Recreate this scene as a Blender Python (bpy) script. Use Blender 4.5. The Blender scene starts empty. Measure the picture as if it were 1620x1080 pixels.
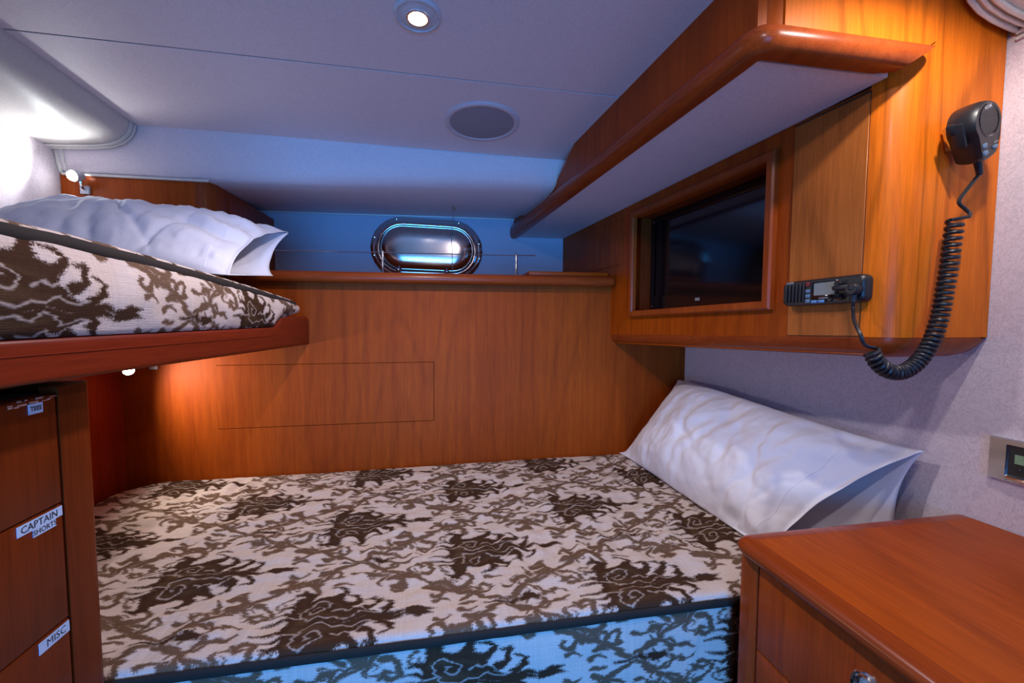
import bpy, bmesh, math, random
import numpy as np
from mathutils import Vector, Matrix, noise

random.seed(7)
SC = bpy.context.scene
COL = SC.collection

# ------------------------------------------------------------------ camera
# eye at 1.30 m in a small crew cabin; X runs across the boat, Y away from the door, Z up
PITCH, YAW, ROLL, FPX = math.radians(-3.4), math.radians(10.2), math.radians(0.15), 680.0
_f = Vector((math.sin(YAW)*math.cos(PITCH), math.cos(YAW)*math.cos(PITCH), math.sin(PITCH)))
_r = _f.cross(Vector((0, 0, 1))).normalized()
_u = _r.cross(_f)
_r, _u = _r*math.cos(ROLL)+_u*math.sin(ROLL), _u*math.cos(ROLL)-_r*math.sin(ROLL)
cd = bpy.data.cameras.new('camera')
cd.sensor_width = 36.0
cd.lens = 36.0*FPX/1620.0
cd.clip_start = 0.02
cam = bpy.data.objects.new('camera', cd)
COL.objects.link(cam)
M = Matrix((_r, _u, -_f)).transposed().to_4x4()
M.translation = (0, 0, 1.3)
cam.matrix_world = M
SC.camera = cam

# ------------------------------------------------------------------ world, exposure, large light
SC.view_settings.view_transform = 'Standard'
SC.view_settings.look = 'None'
SC.view_settings.gamma = 1.0
SC.view_settings.exposure = 0.0
w = bpy.data.worlds.new('world'); SC.world = w; w.use_nodes = True
w.node_tree.nodes['Background'].inputs[0].default_value = (.25, .5, .9, 1)
w.node_tree.nodes['Background'].inputs[1].default_value = 0.6


def lamp(kind, name, loc, aim, power, color, size=.03, spot=None, blend=.5, size_y=None):
    d = bpy.data.lights.new(name, kind)
    d.energy = power; d.color = color
    if kind == 'AREA':
        d.shape = 'RECTANGLE'; d.size = size; d.size_y = size_y or size
    else:
        d.shadow_soft_size = size
    if kind == 'SPOT':
        d.spot_size = math.radians(spot); d.spot_blend = blend
    o = bpy.data.objects.new(name, d); COL.objects.link(o)
    o.location = loc
    o.rotation_euler = (Vector(aim)-Vector(loc)).to_track_quat('-Z', 'Y').to_euler()
    return o


DAY = (.05, .34, 1.0)
COOL = (1.0, .90, .98)
# daylight coming in through the doorway behind the viewer
lamp('AREA', 'doorway_daylight', (0, -1.15, .85), (0, 1.5, .95), 12, DAY, .80, size_y=1.4).data.spread = math.radians(75)
# recessed downlights: one in view, two nearer the door
lamp('SPOT', 'downlight_beam', (-.026, .838, 1.825), (-.10, .95, 0), 17, COOL, .02, 150, .7)
lamp('SPOT', 'downlight_beam', (.22, .12, 1.865), (.45, .5, .6), 7, COOL, .02, 155, .6)
lamp('SPOT', 'downlight_beam', (.70, .40, 1.852), (.80, .62, 0), 9, (1.0, .93, .86), .012, 160, .5)
# the two berth reading lights
lamp('SPOT', 'reading_beam', (-.936, 1.316, 1.662), (-.91, .96, 1.76), 1.5, (.92, .97, 1.0), .012, 172, .45)
lamp('SPOT', 'reading_beam', (-.860, 1.345, 1.118), (-.1, 1.46, .93), 6.0, (1.0, .92, .82), .014, 160, .7)

# ------------------------------------------------------------------ materials
MATS = {}


def node_mat(name):
    m = bpy.data.materials.new(name); m.use_nodes = True
    MATS[name] = m
    return m, m.node_tree.nodes, m.node_tree.links, m.node_tree.nodes['Principled BSDF']


def setp(b, **k):
    for a, v in k.items():
        b.inputs[a.replace('_', ' ')].default_value = v


def plain(name, col, rough=.5, metal=0., bump=0., scale=200., coat=0., spread=.08, emit=None):
    m, N, L, b = node_mat(name)
    tc = N.new('ShaderNodeTexCoord')
    nz = N.new('ShaderNodeTexNoise'); nz.inputs['Scale'].default_value = scale; nz.inputs['Detail'].default_value = 4
    L.new(tc.outputs['Object'], nz.inputs['Vector'])
    cr = N.new('ShaderNodeValToRGB')
    cr.color_ramp.elements[0].position = .3; cr.color_ramp.elements[1].position = .7
    cr.color_ramp.elements[0].color = [c*(1-spread) for c in col]+[1]
    cr.color_ramp.elements[1].color = [min(1, c*(1+spread)) for c in col]+[1]
    L.new(nz.outputs[0], cr.inputs[0]); L.new(cr.outputs[0], b.inputs['Base Color'])
    setp(b, Roughness=rough, Metallic=metal, Coat_Weight=coat, Coat_Roughness=.1)
    if bump:
        bp = N.new('ShaderNodeBump'); bp.inputs['Strength'].default_value = bump; bp.inputs['Distance'].default_value = .001
        L.new(nz.outputs[0], bp.inputs['Height']); L.new(bp.outputs[0], b.inputs['Normal'])
    if emit:
        b.inputs['Emission Color'].default_value = tuple(emit[0])+(1,); b.inputs['Emission Strength'].default_value = emit[1]
    return m


def wood(name, axis, lo, hi, line=.55, seed=0., coat=.35, fig=1.0, rough=.36):
    m, N, L, b = node_mat(name)
    tc = N.new('ShaderNodeTexCoord')

    def mapped(across, along):
        mp = N.new('ShaderNodeMapping')
        s = [across]*3; s[axis] = along
        mp.inputs['Scale'].default_value = s
        mp.inputs['Location'].default_value = (seed, seed*.7, seed*1.3)
        L.new(tc.outputs['Object'], mp.inputs['Vector'])
        return mp

    def nz(mp, scale, detail=3, dist=0.):
        n = N.new('ShaderNodeTexNoise'); n.inputs['Scale'].default_value = scale; n.inputs['Detail'].default_value = detail
        n.inputs['Distortion'].default_value = dist
        L.new(mp.outputs[0], n.inputs['Vector']); return n

    def math_(op, a, c=None, d=None):
        n = N.new('ShaderNodeMath'); n.operation = op
        for i, x in enumerate((a, c, d)):
            if x is None: continue
            if isinstance(x, (int, float)): n.inputs[i].default_value = x
            else: L.new(x, n.inputs[i])
        return n.outputs[0]
    tone = nz(mapped(2.2, .5), 1.6, 3).outputs[0]
    streak = nz(mapped(60, 1.6), 1.0, 4).outputs[0]
    pores = nz(mapped(330, 14), 1.0, 2).outputs[0]
    swirl = nz(mapped(2.6*fig, .42*fig), 1.0, 2, .3).outputs[0]
    rings = math_('SINE', math_('MULTIPLY', swirl, 95.0))
    rings = math_('POWER', math_('MULTIPLY_ADD', rings, .5, .5), 7.0)
    a = math_('ADD', math_('MULTIPLY', tone, .52), math_('MULTIPLY', streak, .48))
    cr = N.new('ShaderNodeValToRGB')
    cr.color_ramp.elements[0].position = .29; cr.color_ramp.elements[1].position = .73
    cr.color_ramp.elements[0].color = (*lo, 1); cr.color_ramp.elements[1].color = (*hi, 1)
    L.new(a, cr.inputs[0])
    k = math_('ADD', math_('MULTIPLY', rings, -.30*line), math_('MULTIPLY_ADD', pores, .70, .68))
    mx = N.new('ShaderNodeVectorMath'); mx.operation = 'SCALE'
    L.new(cr.outputs[0], mx.inputs[0]); L.new(k, mx.inputs['Scale'])
    L.new(mx.outputs[0], b.inputs['Base Color'])
    setp(b, Roughness=rough+.06, Coat_Weight=coat*.2, Coat_Roughness=.2)
    b.inputs['Specular IOR Level'].default_value = .15
    bp = N.new('ShaderNodeBump'); bp.inputs['Strength'].default_value = .12; bp.inputs['Distance'].default_value = .0006
    L.new(pores, bp.inputs['Height']); L.new(bp.outputs[0], b.inputs['Normal'])
    return m


LO, HI = (.25, .033, .0012), (.42, .078, .003)
wood('cherry_upright', 2, LO, HI, seed=1.3)
wood('cherry_fore_aft', 1, LO, HI, seed=4.1)
wood('cherry_athwart', 0, LO, HI, seed=2.2)
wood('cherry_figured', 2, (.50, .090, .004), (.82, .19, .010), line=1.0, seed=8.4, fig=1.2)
wood('cherry_bulkhead', 2, LO, HI, line=.42, seed=1.3, coat=0, rough=.52, fig=.8)
wood('cherry_shaded', 2, (.11, .016, .002), (.18, .032, .005), line=.4, seed=2.9, coat=.15)  # same cherry darkened: shade on the unlit drawers and television recess, in the colour
wood('cherry_lit', 2, (.34, .088, .014), (.50, .145, .026), line=.8, seed=9.3)  # same cherry lightened: light falling on the near door, put into the colour
wood('cherry_trim_fore_aft', 1, (.20, .030, .005), (.36, .068, .012), line=.3, seed=5.1, coat=.8, rough=.25)
wood('cherry_trim_athwart', 0, (.20, .030, .005), (.36, .068, .012), line=.3, seed=6.1, coat=.8, rough=.25)
wood('cherry_trim_upright', 2, (.20, .030, .005), (.38, .078, .012), line=.3, seed=6.7, coat=.8, rough=.25)
wood('redwood_fore_aft', 1, (.13, .014, .0045), (.22, .028, .008), line=.2, seed=7.1, coat=.3)
wood('redwood_upright', 2, (.16, .014, .004), (.28, .028, .006), line=.2, seed=3.1, coat=.3)


def crackle(name, col, dark, scale=55., amount=.5, bump=.25, rough=.85, fine=500.):
    m, N, L, b = node_mat(name)
    tc = N.new('ShaderNodeTexCoord')
    nz = N.new('ShaderNodeTexNoise'); nz.inputs['Scale'].default_value = scale; nz.inputs['Detail'].default_value = 6
    nz.inputs['Distortion'].default_value = 1.6
    L.new(tc.outputs['Object'], nz.inputs['Vector'])
    nf = N.new('ShaderNodeTexNoise'); nf.inputs['Scale'].default_value = fine; nf.inputs['Detail'].default_value = 2
    L.new(tc.outputs['Object'], nf.inputs['Vector'])
    r = N.new('ShaderNodeValToRGB')
    for e, p, c in ((r.color_ramp.elements[0], .44, col), (r.color_ramp.elements[1], .56, col)):
        e.position = p; e.color = (*c, 1)
    e = r.color_ramp.elements.new(.50); e.color = (*dark, 1)
    L.new(nz.outputs[0], r.inputs[0])
    mix = N.new('ShaderNodeMix'); mix.data_type = 'RGBA'
    mix.inputs[0].default_value = amount
    mix.inputs[6].default_value = (*col, 1)
    L.new(r.outputs[0], mix.inputs[7])
    fm = N.new('ShaderNodeMath'); fm.operation = 'MULTIPLY_ADD'; fm.inputs[1].default_value = .5; fm.inputs[2].default_value = .75
    L.new(nf.outputs[0], fm.inputs[0])
    sc = N.new('ShaderNodeVectorMath'); sc.operation = 'SCALE'
    L.new(mix.outputs[2], sc.inputs[0]); L.new(fm.outputs[0], sc.inputs['Scale'])
    L.new(sc.outputs[0], b.inputs['Base Color'])
    bp = N.new('ShaderNodeBump'); bp.inputs['Strength'].default_value = bump; bp.inputs['Distance'].default_value = .0008
    L.new(nz.outputs[0], bp.inputs['Height']); L.new(bp.outputs[0], b.inputs['Normal'])
    setp(b, Roughness=rough)
    b.inputs['Specular IOR Level'].default_value = .25
    return m


crackle('wall_vinyl', (.68, .59, .64), (.48, .42, .46), scale=60, amount=.55)
crackle('headliner_vinyl', (.74, .65, .67), (.66, .58, .60), scale=40, amount=.4, bump=.1, rough=.6)
crackle('padded_vinyl', (.64, .60, .56), (.58, .54, .50), scale=90, amount=.3, bump=.08, rough=.45)
crackle('blue_wall_vinyl', (.46, .48, .58), (.38, .41, .50), scale=70, amount=.4)
plain('piping_vinyl', (.66, .63, .58), .4)
plain('soffit_vinyl', (.62, .55, .58), .7, bump=.1)
plain('black_plastic', (.012, .013, .016), .38, bump=.15, scale=900)
plain('black_gloss', (.006, .007, .009), .06, coat=.6)
plain('black_rubber', (.010, .012, .018), .42, bump=.1, scale=700)
plain('screen_glass', (.0035, .004, .006), .09, coat=.5)
plain('dark_reveal', (.05, .016, .006), .7)
plain('dark_gap', (.010, .006, .004), .9)
plain('grey_button', (.10, .17, .26), .45)
plain('blue_button', (.10, .26, .52), .45)
plain('red_button', (.16, .012, .02), .4)
plain('lcd_grey', (.20, .22, .22), .35)
plain('lcd_green', (.20, .34, .20), .3)
plain('white_print', (.62, .66, .72), .6)
plain('label_paper', (.44, .56, .78), .6, bump=.1)
plain('label_ink', (.02, .02, .03), .7)
plain('grey_grille', (.30, .28, .31), .75, bump=.5, scale=900)
plain('speaker_ring', (.58, .52, .55), .5)
plain('chrome', (.70, .70, .72), .12, metal=1., spread=.02)
plain('brushed_steel', (.82, .68, .60), .15, metal=1., spread=.06, scale=40)
plain('satin_white', (.55, .56, .60), .4)
plain('brass', (.6, .5, .2), .3, metal=1.)
plain('cord_fibre', (.35, .33, .36), .8)
plain('old_tape', (.55, .30, .22), .45, spread=.3, scale=300)
plain('carpet', (.12, .10, .085), .95, bump=.6, scale=500)
plain('lamp_glow', (1, 1, 1), .4, emit=((.93, .97, 1.0), 34))
plain('lamp_glow_soft', (1, 1, 1), .4, emit=((1.0, .98, .95), 14))


def linen():
    m, N, L, b = node_mat('white_cotton')
    tc = N.new('ShaderNodeTexCoord')
    nz = N.new('ShaderNodeTexNoise'); nz.inputs['Scale'].default_value = 26; nz.inputs['Detail'].default_value = 5
    nz.inputs['Distortion'].default_value = 1.2
    L.new(tc.outputs['Object'], nz.inputs['Vector'])
    nf = N.new('ShaderNodeTexNoise'); nf.inputs['Scale'].default_value = 900
    L.new(tc.outputs['Object'], nf.inputs['Vector'])
    ad = N.new('ShaderNodeMath'); ad.operation = 'MULTIPLY_ADD'; ad.inputs[1].default_value = .06
    L.new(nf.outputs[0], ad.inputs[0]); L.new(nz.outputs[0], ad.inputs[2])
    bp = N.new('ShaderNodeBump'); bp.inputs['Strength'].default_value = .25; bp.inputs['Distance'].default_value = .004
    L.new(ad.outputs[0], bp.inputs['Height']); L.new(bp.outputs[0], b.inputs['Normal'])
    b.inputs['Base Color'].default_value = (.80, .79, .85, 1)
    setp(b, Roughness=.9, Sheen_Weight=.15)
    b.inputs['Specular IOR Level'].default_value = .15


linen()

def ikat_tile(W=560, H=340, seed=3):
    # one repeat of the woven pattern, 56 x 34 cm, one pixel a millimetre
    rs = np.random.RandomState(seed)
    yy, xx = np.mgrid[0:H, 0:W].astype(np.float32)
    u = xx/10.0; v = yy/10.0
    jag = (rs.rand(H, 1)-.5)*1.1 + np.repeat((rs.rand(H//3+1, 1)-.5)*.9, 3, axis=0)[:H]
    wob = .35*np.sin(v*2*math.pi/3.4+.6*np.sin(u*2*math.pi/8)) + .3*np.sin(v*2*math.pi/6.8+u*2*math.pi/14)
    u = u + jag*.45 + wob
    v = v + .26*np.sin(u*2*math.pi/7.0+1.+np.sin(v*2*math.pi/8.5))+.10*np.sin(u*2*math.pi/4.0+v*2*math.pi/17)
    def field(strokes, half):
        # distance to the widest of the strokes, for both centres of the lattice
        d = np.full((H, W), 99., np.float32)
        for cx, cy in ((14., 8.5), (42., 25.5)):
            du = (u-cx+28.) % 56. - 28.; dv = np.abs((v-cy+17.) % 34. - 17.)
            if half == 'full': dv = (v-cy+17.) % 34. - 17.
            for pts, r0, r1 in strokes:
                n = len(pts)-1
                for i in range(n):
                    ax, ay = pts[i]; bx, by = pts[i+1]
                    ra = r0+(r1-r0)*i/n; rb = r0+(r1-r0)*(i+1)/n
                    for ox in (0, 56, -56):
                        if max(ax, bx)+ox < -30 or min(ax, bx)+ox > 30: continue
                        ex, ey = bx-ax, by-ay; L = ex*ex+ey*ey+1e-6
                        t = np.clip(((du-ax-ox)*ex+(dv-ay)*ey)/L, 0, 1)
                        d = np.minimum(d, np.hypot(du-ax-ox-t*ex, dv-ay-t*ey)-(ra+(rb-ra)*t))
        return d
    def arc(cx, cy, r0, r1, a0, a1, n=9):
        return [(cx+(r0+(r1-r0)*i/n)*math.cos(math.radians(a0+(a1-a0)*i/n)), cy+(r0+(r1-r0)*i/n)*math.sin(math.radians(a0+(a1-a0)*i/n))) for i in range(n+1)]
    dark, light, line = [], [], []
    # palmette: body, crests that curl back, leaf at the tip, roots on the left
    dark += [([(-7, 1.2), (-2, 1.6), (4, .8)], 2.6, 1.0), ([(-7, 4.0), (-3.5, 4.4), (0, 3.4)], 2.0, 1.5), ([(-7.5, 5.5), (-6.8, 7.2), (-8.2, 8.2), (-10, 7.6)], 1.5, .25)]
    for bx, by, s in ((-3.2, 4.6, 1.15), (.2, 3.4, 1.0), (3.5, 2.4, .9), (6.6, 1.3, .75)):
        dark.append(([(bx, by), (bx+1.6*s, by+.9*s), (bx+2.5*s, by+2.1*s), (bx+1.9*s, by+3.1*s), (bx+.3*s, by+3.4*s)], 1.05*s, .16))
    dark += [([(4, .5), (8, .3), (11, .25)], .9, .18), ([(11.2, 0), (13, .2)], .9, 1.05), ([(13, .1), (15.6, .5)], 1.0, .1)]
    for k, (yy0, l) in enumerate(((1., 4.5), (2.6, 3.6), (4.2, 2.6))):
        dark.append(([(-8, yy0), (-10, yy0+.5), (-9-l, yy0+.1)], .55, .15))
    # eye with a dark core on a long stem, across the lattice from the palmette
    dark += [([(31.5, 0), (33.8, 0)], .95, .6), ([(24.5, .05), (31, .1)], .22, .3)]
    light += [(arc(32.7, 0, 2.9, 2.9, 175, 20), .55, .35), ([(35.4, 1.4), (37.4, .9), (39, 1.4)], .45, .1), (arc(33, 1, 4.6, 4.2, 120, 60), .5, .15)]
    # wavy bands along the lozenge edges with scrolls on both sides
    band = [(27.6, .7), (24.6, 1.7), (22, 3.9), (19.2, 4.9), (16.4, 6.5), (13.6, 8.8), (10.8, 9.7), (7.8, 11.6), (4.6, 14.2), (.6, 16.2)]
    light.append((band, .5, .36))
    light.append(([(-x, y) for x, y in band], .36, .5))
    for cx, cy, s, f in ((20.5, 8.2, 1., 1), (8.2, 8.0, .9, -1), (13.6, 13.2, .9, 1), (24.2, 4.9, .7, 1), (6.6, 15.0, .6, -1)):
        light.append((arc(cx, cy, 2.7*s, .5*s, 250*f, 250*f+330*f), .75*s, .36*s))
        light.append((arc(cx-.6, cy, 3.8*s, 2.8*s, 250*f, 180*f), .62*s, .3*s))
    for cx, cy, s, f in ((-19.5, 6.9, .95, 1), (-12.6, 12.4, 1., -1), (-24, 3.9, .7, 1), (-6, 12.6, .8, 1)):
        light.append((arc(cx, cy, 2.5*s, .7*s, 120*f, 120*f-300*f), .82*s, .4*s))
    for cx, cy, s, f in ((17.6, 11.4, .62, -1), (3.6, 11.2, .55, 1), (-9.4, 9.9, .55, 1), (-16.4, 5.0, .55, -1)):
        light.append((arc(cx, cy, 2.2*s, .5*s, 60*f, 60*f+330*f), .5*s, .3*s))
    for cx, cy in ((16.8, 2.2), (-14.6, 3.4), (-17.4, 1.0), (21.2, .9), (1.5, 12.6), (-1.2, 9.6)):
        light.append(([(cx-1.4, cy), (cx, cy+.5), (cx+1.6, cy-.2)], .5, .2))
    # thin pale contour lines inside the palmette
    line += [(arc(-4.6, 3.0, 2.4, .3, 200, -260, 16), .13, .1), ([(-9, 2.2), (-6.6, 1.9), (-6, .8), (-3, .4), (-1.2, 1.2), (.6, .5), (2.4, 1.3), (4.6, .9), (6.2, 1.3)], .12, .08),
             ([(-1.8, 2.6), (-.4, 3.2), (.8, 2.3), (2.2, 2.7), (3.6, 1.8)], .1, .08), (arc(32.7, 0, 1.75, 1.75, 170, 10), .1, .1)]
    D = field(dark, 'half'); Lg = field(light, 'half'); Ln = field(line, 'half')
    s = lambda d, w=.13: np.clip(.5-d/(2*w), 0, 1)
    n1 = rs.rand(H, W)
    fleck = np.clip((n1-.5)*1.2, -.6, .6)
    mD = s(D+fleck*.35); mL = s(Lg+fleck*.22); mN = s(Ln)
    inner = np.clip((-D-1.0)/1.2, 0, 1)
    cream = np.array([.65, .54, .48]); dk = np.array([.062, .031, .018]); br = np.array([.120, .060, .028])
    mid = np.array([.10, .056, .030])
    img = np.ones((H, W, 3))*cream
    img = img*(1-mL[..., None]*.93)+br*mL[..., None]*.93
    body = dk+(mid-dk)*inner[..., None]
    img = img*(1-mD[..., None])+body*mD[..., None]
    img = img*(1-mN[..., None]*.8)+cream*.9*mN[..., None]*.8
    thr = 1+.10*(rs.rand(H, 1, 1)-.5)+.12*(rs.rand(1, W, 1)-.5)+.10*(rs.rand(H, W, 1)-.5)
    return np.clip(img*thr, 0, 1)


def ikat_material():
    t = ikat_tile()
    H, W, _ = t.shape
    img = bpy.data.images.new('woven_pattern', W, H, float_buffer=True)
    img.colorspace_settings.name = 'Linear Rec.709'
    px = np.ones((H, W, 4), np.float32); px[..., :3] = t
    img.pixels.foreach_set(px.ravel()); img.update(); img.pack()
    for name, bumpk in (('woven_cover', .8), ('woven_cover_side', .5)):
        m, N, L, b = node_mat(name)
        uv = N.new('ShaderNodeUVMap'); uv.uv_map = 'UVMap'
        ti = N.new('ShaderNodeTexImage'); ti.image = img; ti.interpolation = 'Linear'
        L.new(uv.outputs[0], ti.inputs[0])
        hs = N.new('ShaderNodeHueSaturation'); hs.inputs['Value'].default_value = 1.0
        L.new(ti.outputs[0], hs.inputs['Color']); L.new(hs.outputs[0], b.inputs['Base Color'])
        mp = N.new('ShaderNodeMapping'); mp.inputs['Scale'].default_value = (30, 300, 1)
        L.new(uv.outputs[0], mp.inputs['Vector'])
        nz = N.new('ShaderNodeTexNoise'); nz.inputs['Scale'].default_value = 1.0
        L.new(mp.outputs[0], nz.inputs['Vector'])
        bw = N.new('ShaderNodeRGBToBW'); L.new(ti.outputs[0], bw.inputs[0])
        ad = N.new('ShaderNodeMath'); ad.operation = 'MULTIPLY_ADD'; ad.inputs[1].default_value = .9
        L.new(bw.outputs[0], ad.inputs[0]); L.new(nz.outputs[0], ad.inputs[2])
        bp = N.new('ShaderNodeBump'); bp.inputs['Strength'].default_value = bumpk*.6; bp.inputs['Distance'].default_value = .0035
        L.new(ad.outputs[0], bp.inputs['Height']); L.new(bp.outputs[0], b.inputs['Normal'])
        setp(b, Roughness=1.0)
        b.inputs['Specular IOR Level'].default_value = .03


ikat_material()
plain('dark_piping', (.020, .013, .009), .9, bump=.6, scale=600)


# ------------------------------------------------------------------ geometry helpers
def uv_layer(bm): return bm.loops.layers.uv.get('UVMap') or bm.loops.layers.uv.new('UVMap')


def ident(x, y, z): return Vector((x, y, z))


def add_bm(bm, tmp, fn=None, mi=0):
    vm = {}
    for v in tmp.verts:
        vm[v] = bm.verts.new(fn(*v.co) if fn else v.co)
    for f in tmp.faces:
        try:
            g = bm.faces.new([vm[v] for v in f.verts]); g.material_index = mi if mi else f.material_index
        except ValueError:
            pass
    tmp.free()


def box(bm, x0, x1, y0, y1, z0, z1, bev=0., seg=2, fn=None, mi=0):
    t = bmesh.new()
    bmesh.ops.create_cube(t, size=1)
    for v in t.verts:
        v.co = Vector(((x0+x1)/2+v.co.x*(x1-x0), (y0+y1)/2+v.co.y*(y1-y0), (z0+z1)/2+v.co.z*(z1-z0)))
    if bev > 0:
        bmesh.ops.bevel(t, geom=t.edges[:], offset=min(bev, .49*min(abs(x1-x0), abs(y1-y0), abs(z1-z0))), segments=seg, profile=.5, affect='EDGES')
    add_bm(bm, t, fn, mi)


def loft(bm, rings, cap=True, closed=True, mi=0):
    vs = [[bm.verts.new(p) for p in r] for r in rings]
    n = len(vs[0])
    for a, b in zip(vs, vs[1:]):
        for i in range(n if closed else n-1):
            j = (i+1) % n
            f = bm.faces.new((a[i], a[j], b[j], b[i])); f.material_index = mi
    if cap and closed:
        for r in (vs[0][::-1], vs[-1]):
            f = bm.faces.new(r); f.material_index = mi
    return vs


def tube(bm, pts, r, seg=8, cap=True, mi=0, closed=False):
    pts = [Vector(p) for p in pts]
    n = len(pts)
    t0 = (pts[1]-pts[0]).normalized()
    nrm = t0.orthogonal().normalized()
    rings = []
    for i, p in enumerate(pts):
        if closed: t = (pts[(i+1) % n]-pts[i-1]).normalized()
        else: t = (pts[min(i+1, n-1)]-pts[max(i-1, 0)]).normalized()
        nrm = (nrm-t*nrm.dot(t)).normalized()
        bn = t.cross(nrm)
        rr = r[i] if isinstance(r, (list, tuple)) else r
        rings.append([p+(nrm*math.cos(a)+bn*math.sin(a))*rr for a in [2*math.pi*k/seg for k in range(seg)]])
    if closed: rings.append(rings[0])
    loft(bm, rings, cap and not closed, True, mi)


def frame(o, x, y, z):
    o, x, y, z = Vector(o), Vector(x).normalized(), Vector(y).normalized(), Vector(z).normalized()
    return lambda a, b, c: o+x*a+y*b+z*c


def lathe(bm, prof, F, seg=32, mi=0, cap=True):
    # profile of (radius, height) turned about the third axis of the frame F
    rings = []
    for r, h in prof:
        rings.append([F(r*math.cos(2*math.pi*k/seg), r*math.sin(2*math.pi*k/seg), h) for k in range(seg)])
    loft(bm, rings, cap, True, mi)


def racetrack(hw, hh, n=12):
    # outline with straight top and bottom and round ends
    pts = []
    s = hw-hh
    for k in range(n+1):
        a = -math.pi/2+math.pi*k/n; pts.append((s+hh*math.cos(a), hh*math.sin(a)))
    for k in range(n+1):
        a = math.pi/2+math.pi*k/n; pts.append((-s+hh*math.cos(a), hh*math.sin(a)))
    return pts


def rrect(hw, hh, r, n=6):
    pts = []
    for cx, cy, a0 in ((hw-r, -hh+r, -90), (hw-r, hh-r, 0), (-hw+r, hh-r, 90), (-hw+r, -hh+r, 180)):
        for k in range(n+1):
            a = math.radians(a0+90*k/n); pts.append((cx+r*math.cos(a), cy+r*math.sin(a)))
    return pts


def grid(bm, P, nu, nv, uvf=None, mi=0):
    vs = [[bm.verts.new(P(i/nu, j/nv)) for j in range(nv+1)] for i in range(nu+1)]
    lay = uv_layer(bm) if uvf else None
    for i in range(nu):
        for j in range(nv):
            f = bm.faces.new((vs[i][j], vs[i+1][j], vs[i+1][j+1], vs[i][j+1])); f.material_index = mi
            if uvf:
                for lp, (a, b) in zip(f.loops, ((i, j), (i+1, j), (i+1, j+1), (i, j+1))):
                    lp[lay].uv = uvf(a/nu, b/nv)
    return vs


FONT_CACHE = {}


def text(bm, s, size, F, cx, cy, h=.0004, mi=0, bold=0.):
    # lettering cut from a font outline, laid on the first two axes of F
    c = bpy.data.curves.new('lettering', 'FONT'); c.body = s; c.size = size
    c.align_x = 'CENTER'; c.align_y = 'CENTER'; c.offset = bold; c.resolution_u = 2
    o = bpy.data.objects.new('lettering', c); COL.objects.link(o)
    bpy.context.view_layer.update()
    me = bpy.data.meshes.new_from_object(o.evaluated_get(bpy.context.evaluated_depsgraph_get()))
    t = bmesh.new(); t.from_mesh(me)
    bpy.data.objects.remove(o); bpy.data.curves.remove(c); bpy.data.meshes.remove(me)
    for f in t.faces: f.material_index = mi
    add_bm(bm, t, lambda x, y, z: F(cx+x, cy+y, h), mi)


def finish(name, bm, mats, off=Vector((0, 0, 0)), smooth=True, ang=38, doubles=True, solid=0.):
    if doubles: bmesh.ops.remove_doubles(bm, verts=bm.verts[:], dist=1e-6)
    bmesh.ops.recalc_face_normals(bm, faces=bm.faces[:])
    lim = math.radians(ang)
    for f in bm.faces: f.smooth = smooth
    for e in bm.edges:
        if len(e.link_faces) == 2 and e.calc_face_angle(0) > lim: e.smooth = False
    for v in bm.verts: v.co -= off
    me = bpy.data.meshes.new(name); bm.to_mesh(me); bm.free()
    for m in (mats if isinstance(mats, (list, tuple)) else [mats]):
        me.materials.append(MATS[m])
    o = bpy.data.objects.new(name, me); COL.objects.link(o)
    if solid:
        md = o.modifiers.new('thickness', 'SOLIDIFY'); md.thickness = solid; md.offset = 0
    return o


def thing(name, label, cat, loc, group=None):
    o = bpy.data.objects.new(name, None); COL.objects.link(o); o.location = loc
    o.empty_display_size = .05
    o['label'] = label; o['category'] = cat; o['kind'] = 'thing'
    if group: o['group'] = group
    return o


def root_loc(p):
    while p.parent: p = p.parent
    return Vector(p.location)


def part(name, bm, mats, parent, label=None, **k):
    o = finish(name, bm, mats, root_loc(parent), **k)
    if parent.parent is None and parent.type == 'EMPTY': pass
    o.parent = parent
    if label: o['label'] = label
    return o


def solo(name, bm, mats, label, cat, loc, group=None, **k):
    o = finish(name, bm, mats, Vector(loc), **k)
    o.location = loc
    o['label'] = label; o['category'] = cat; o['kind'] = 'thing'
    if group: o['group'] = group
    return o


def struct(name, bm, mats, parent=None, label=None, **k):
    o = finish(name, bm, mats, **k)
    if parent: o.parent = parent
    else: o['kind'] = 'structure'
    if label: o['label'] = label
    return o


NB = bmesh.new


# ------------------------------------------------------------------ planes of the cabin
def zc(y): return 1.9-.06*y                      # headliner falls away towards the bow
def wall_x(y): return 1.0-.0625*(y-.62)          # right hull wall
def soff_x(y): return .49+.12*(.715-y)           # face of the overhead box
def soff_z(y): return 1.669+.05*(1.5-y)          # its underside


# television cabinet face: a runs aft to fore along the face, b outwards, c up (rises slightly aft)
CFX, CFN = Vector((-.158, .987, 0)), Vector((-.987, -.158, 0))
def CF(a, b, c): return Vector((.639, 1.5, 0))+CFX*a+CFN*b+Vector((0, 0, c-.034*a))
def cfa(y): return (y-1.5)/.987


# ================================================================== STRUCTURE
bm = NB(); box(bm, -1.1, 1.2, -1.25, 2.0, -.05, 0); struct('floor', bm, 'carpet')

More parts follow.
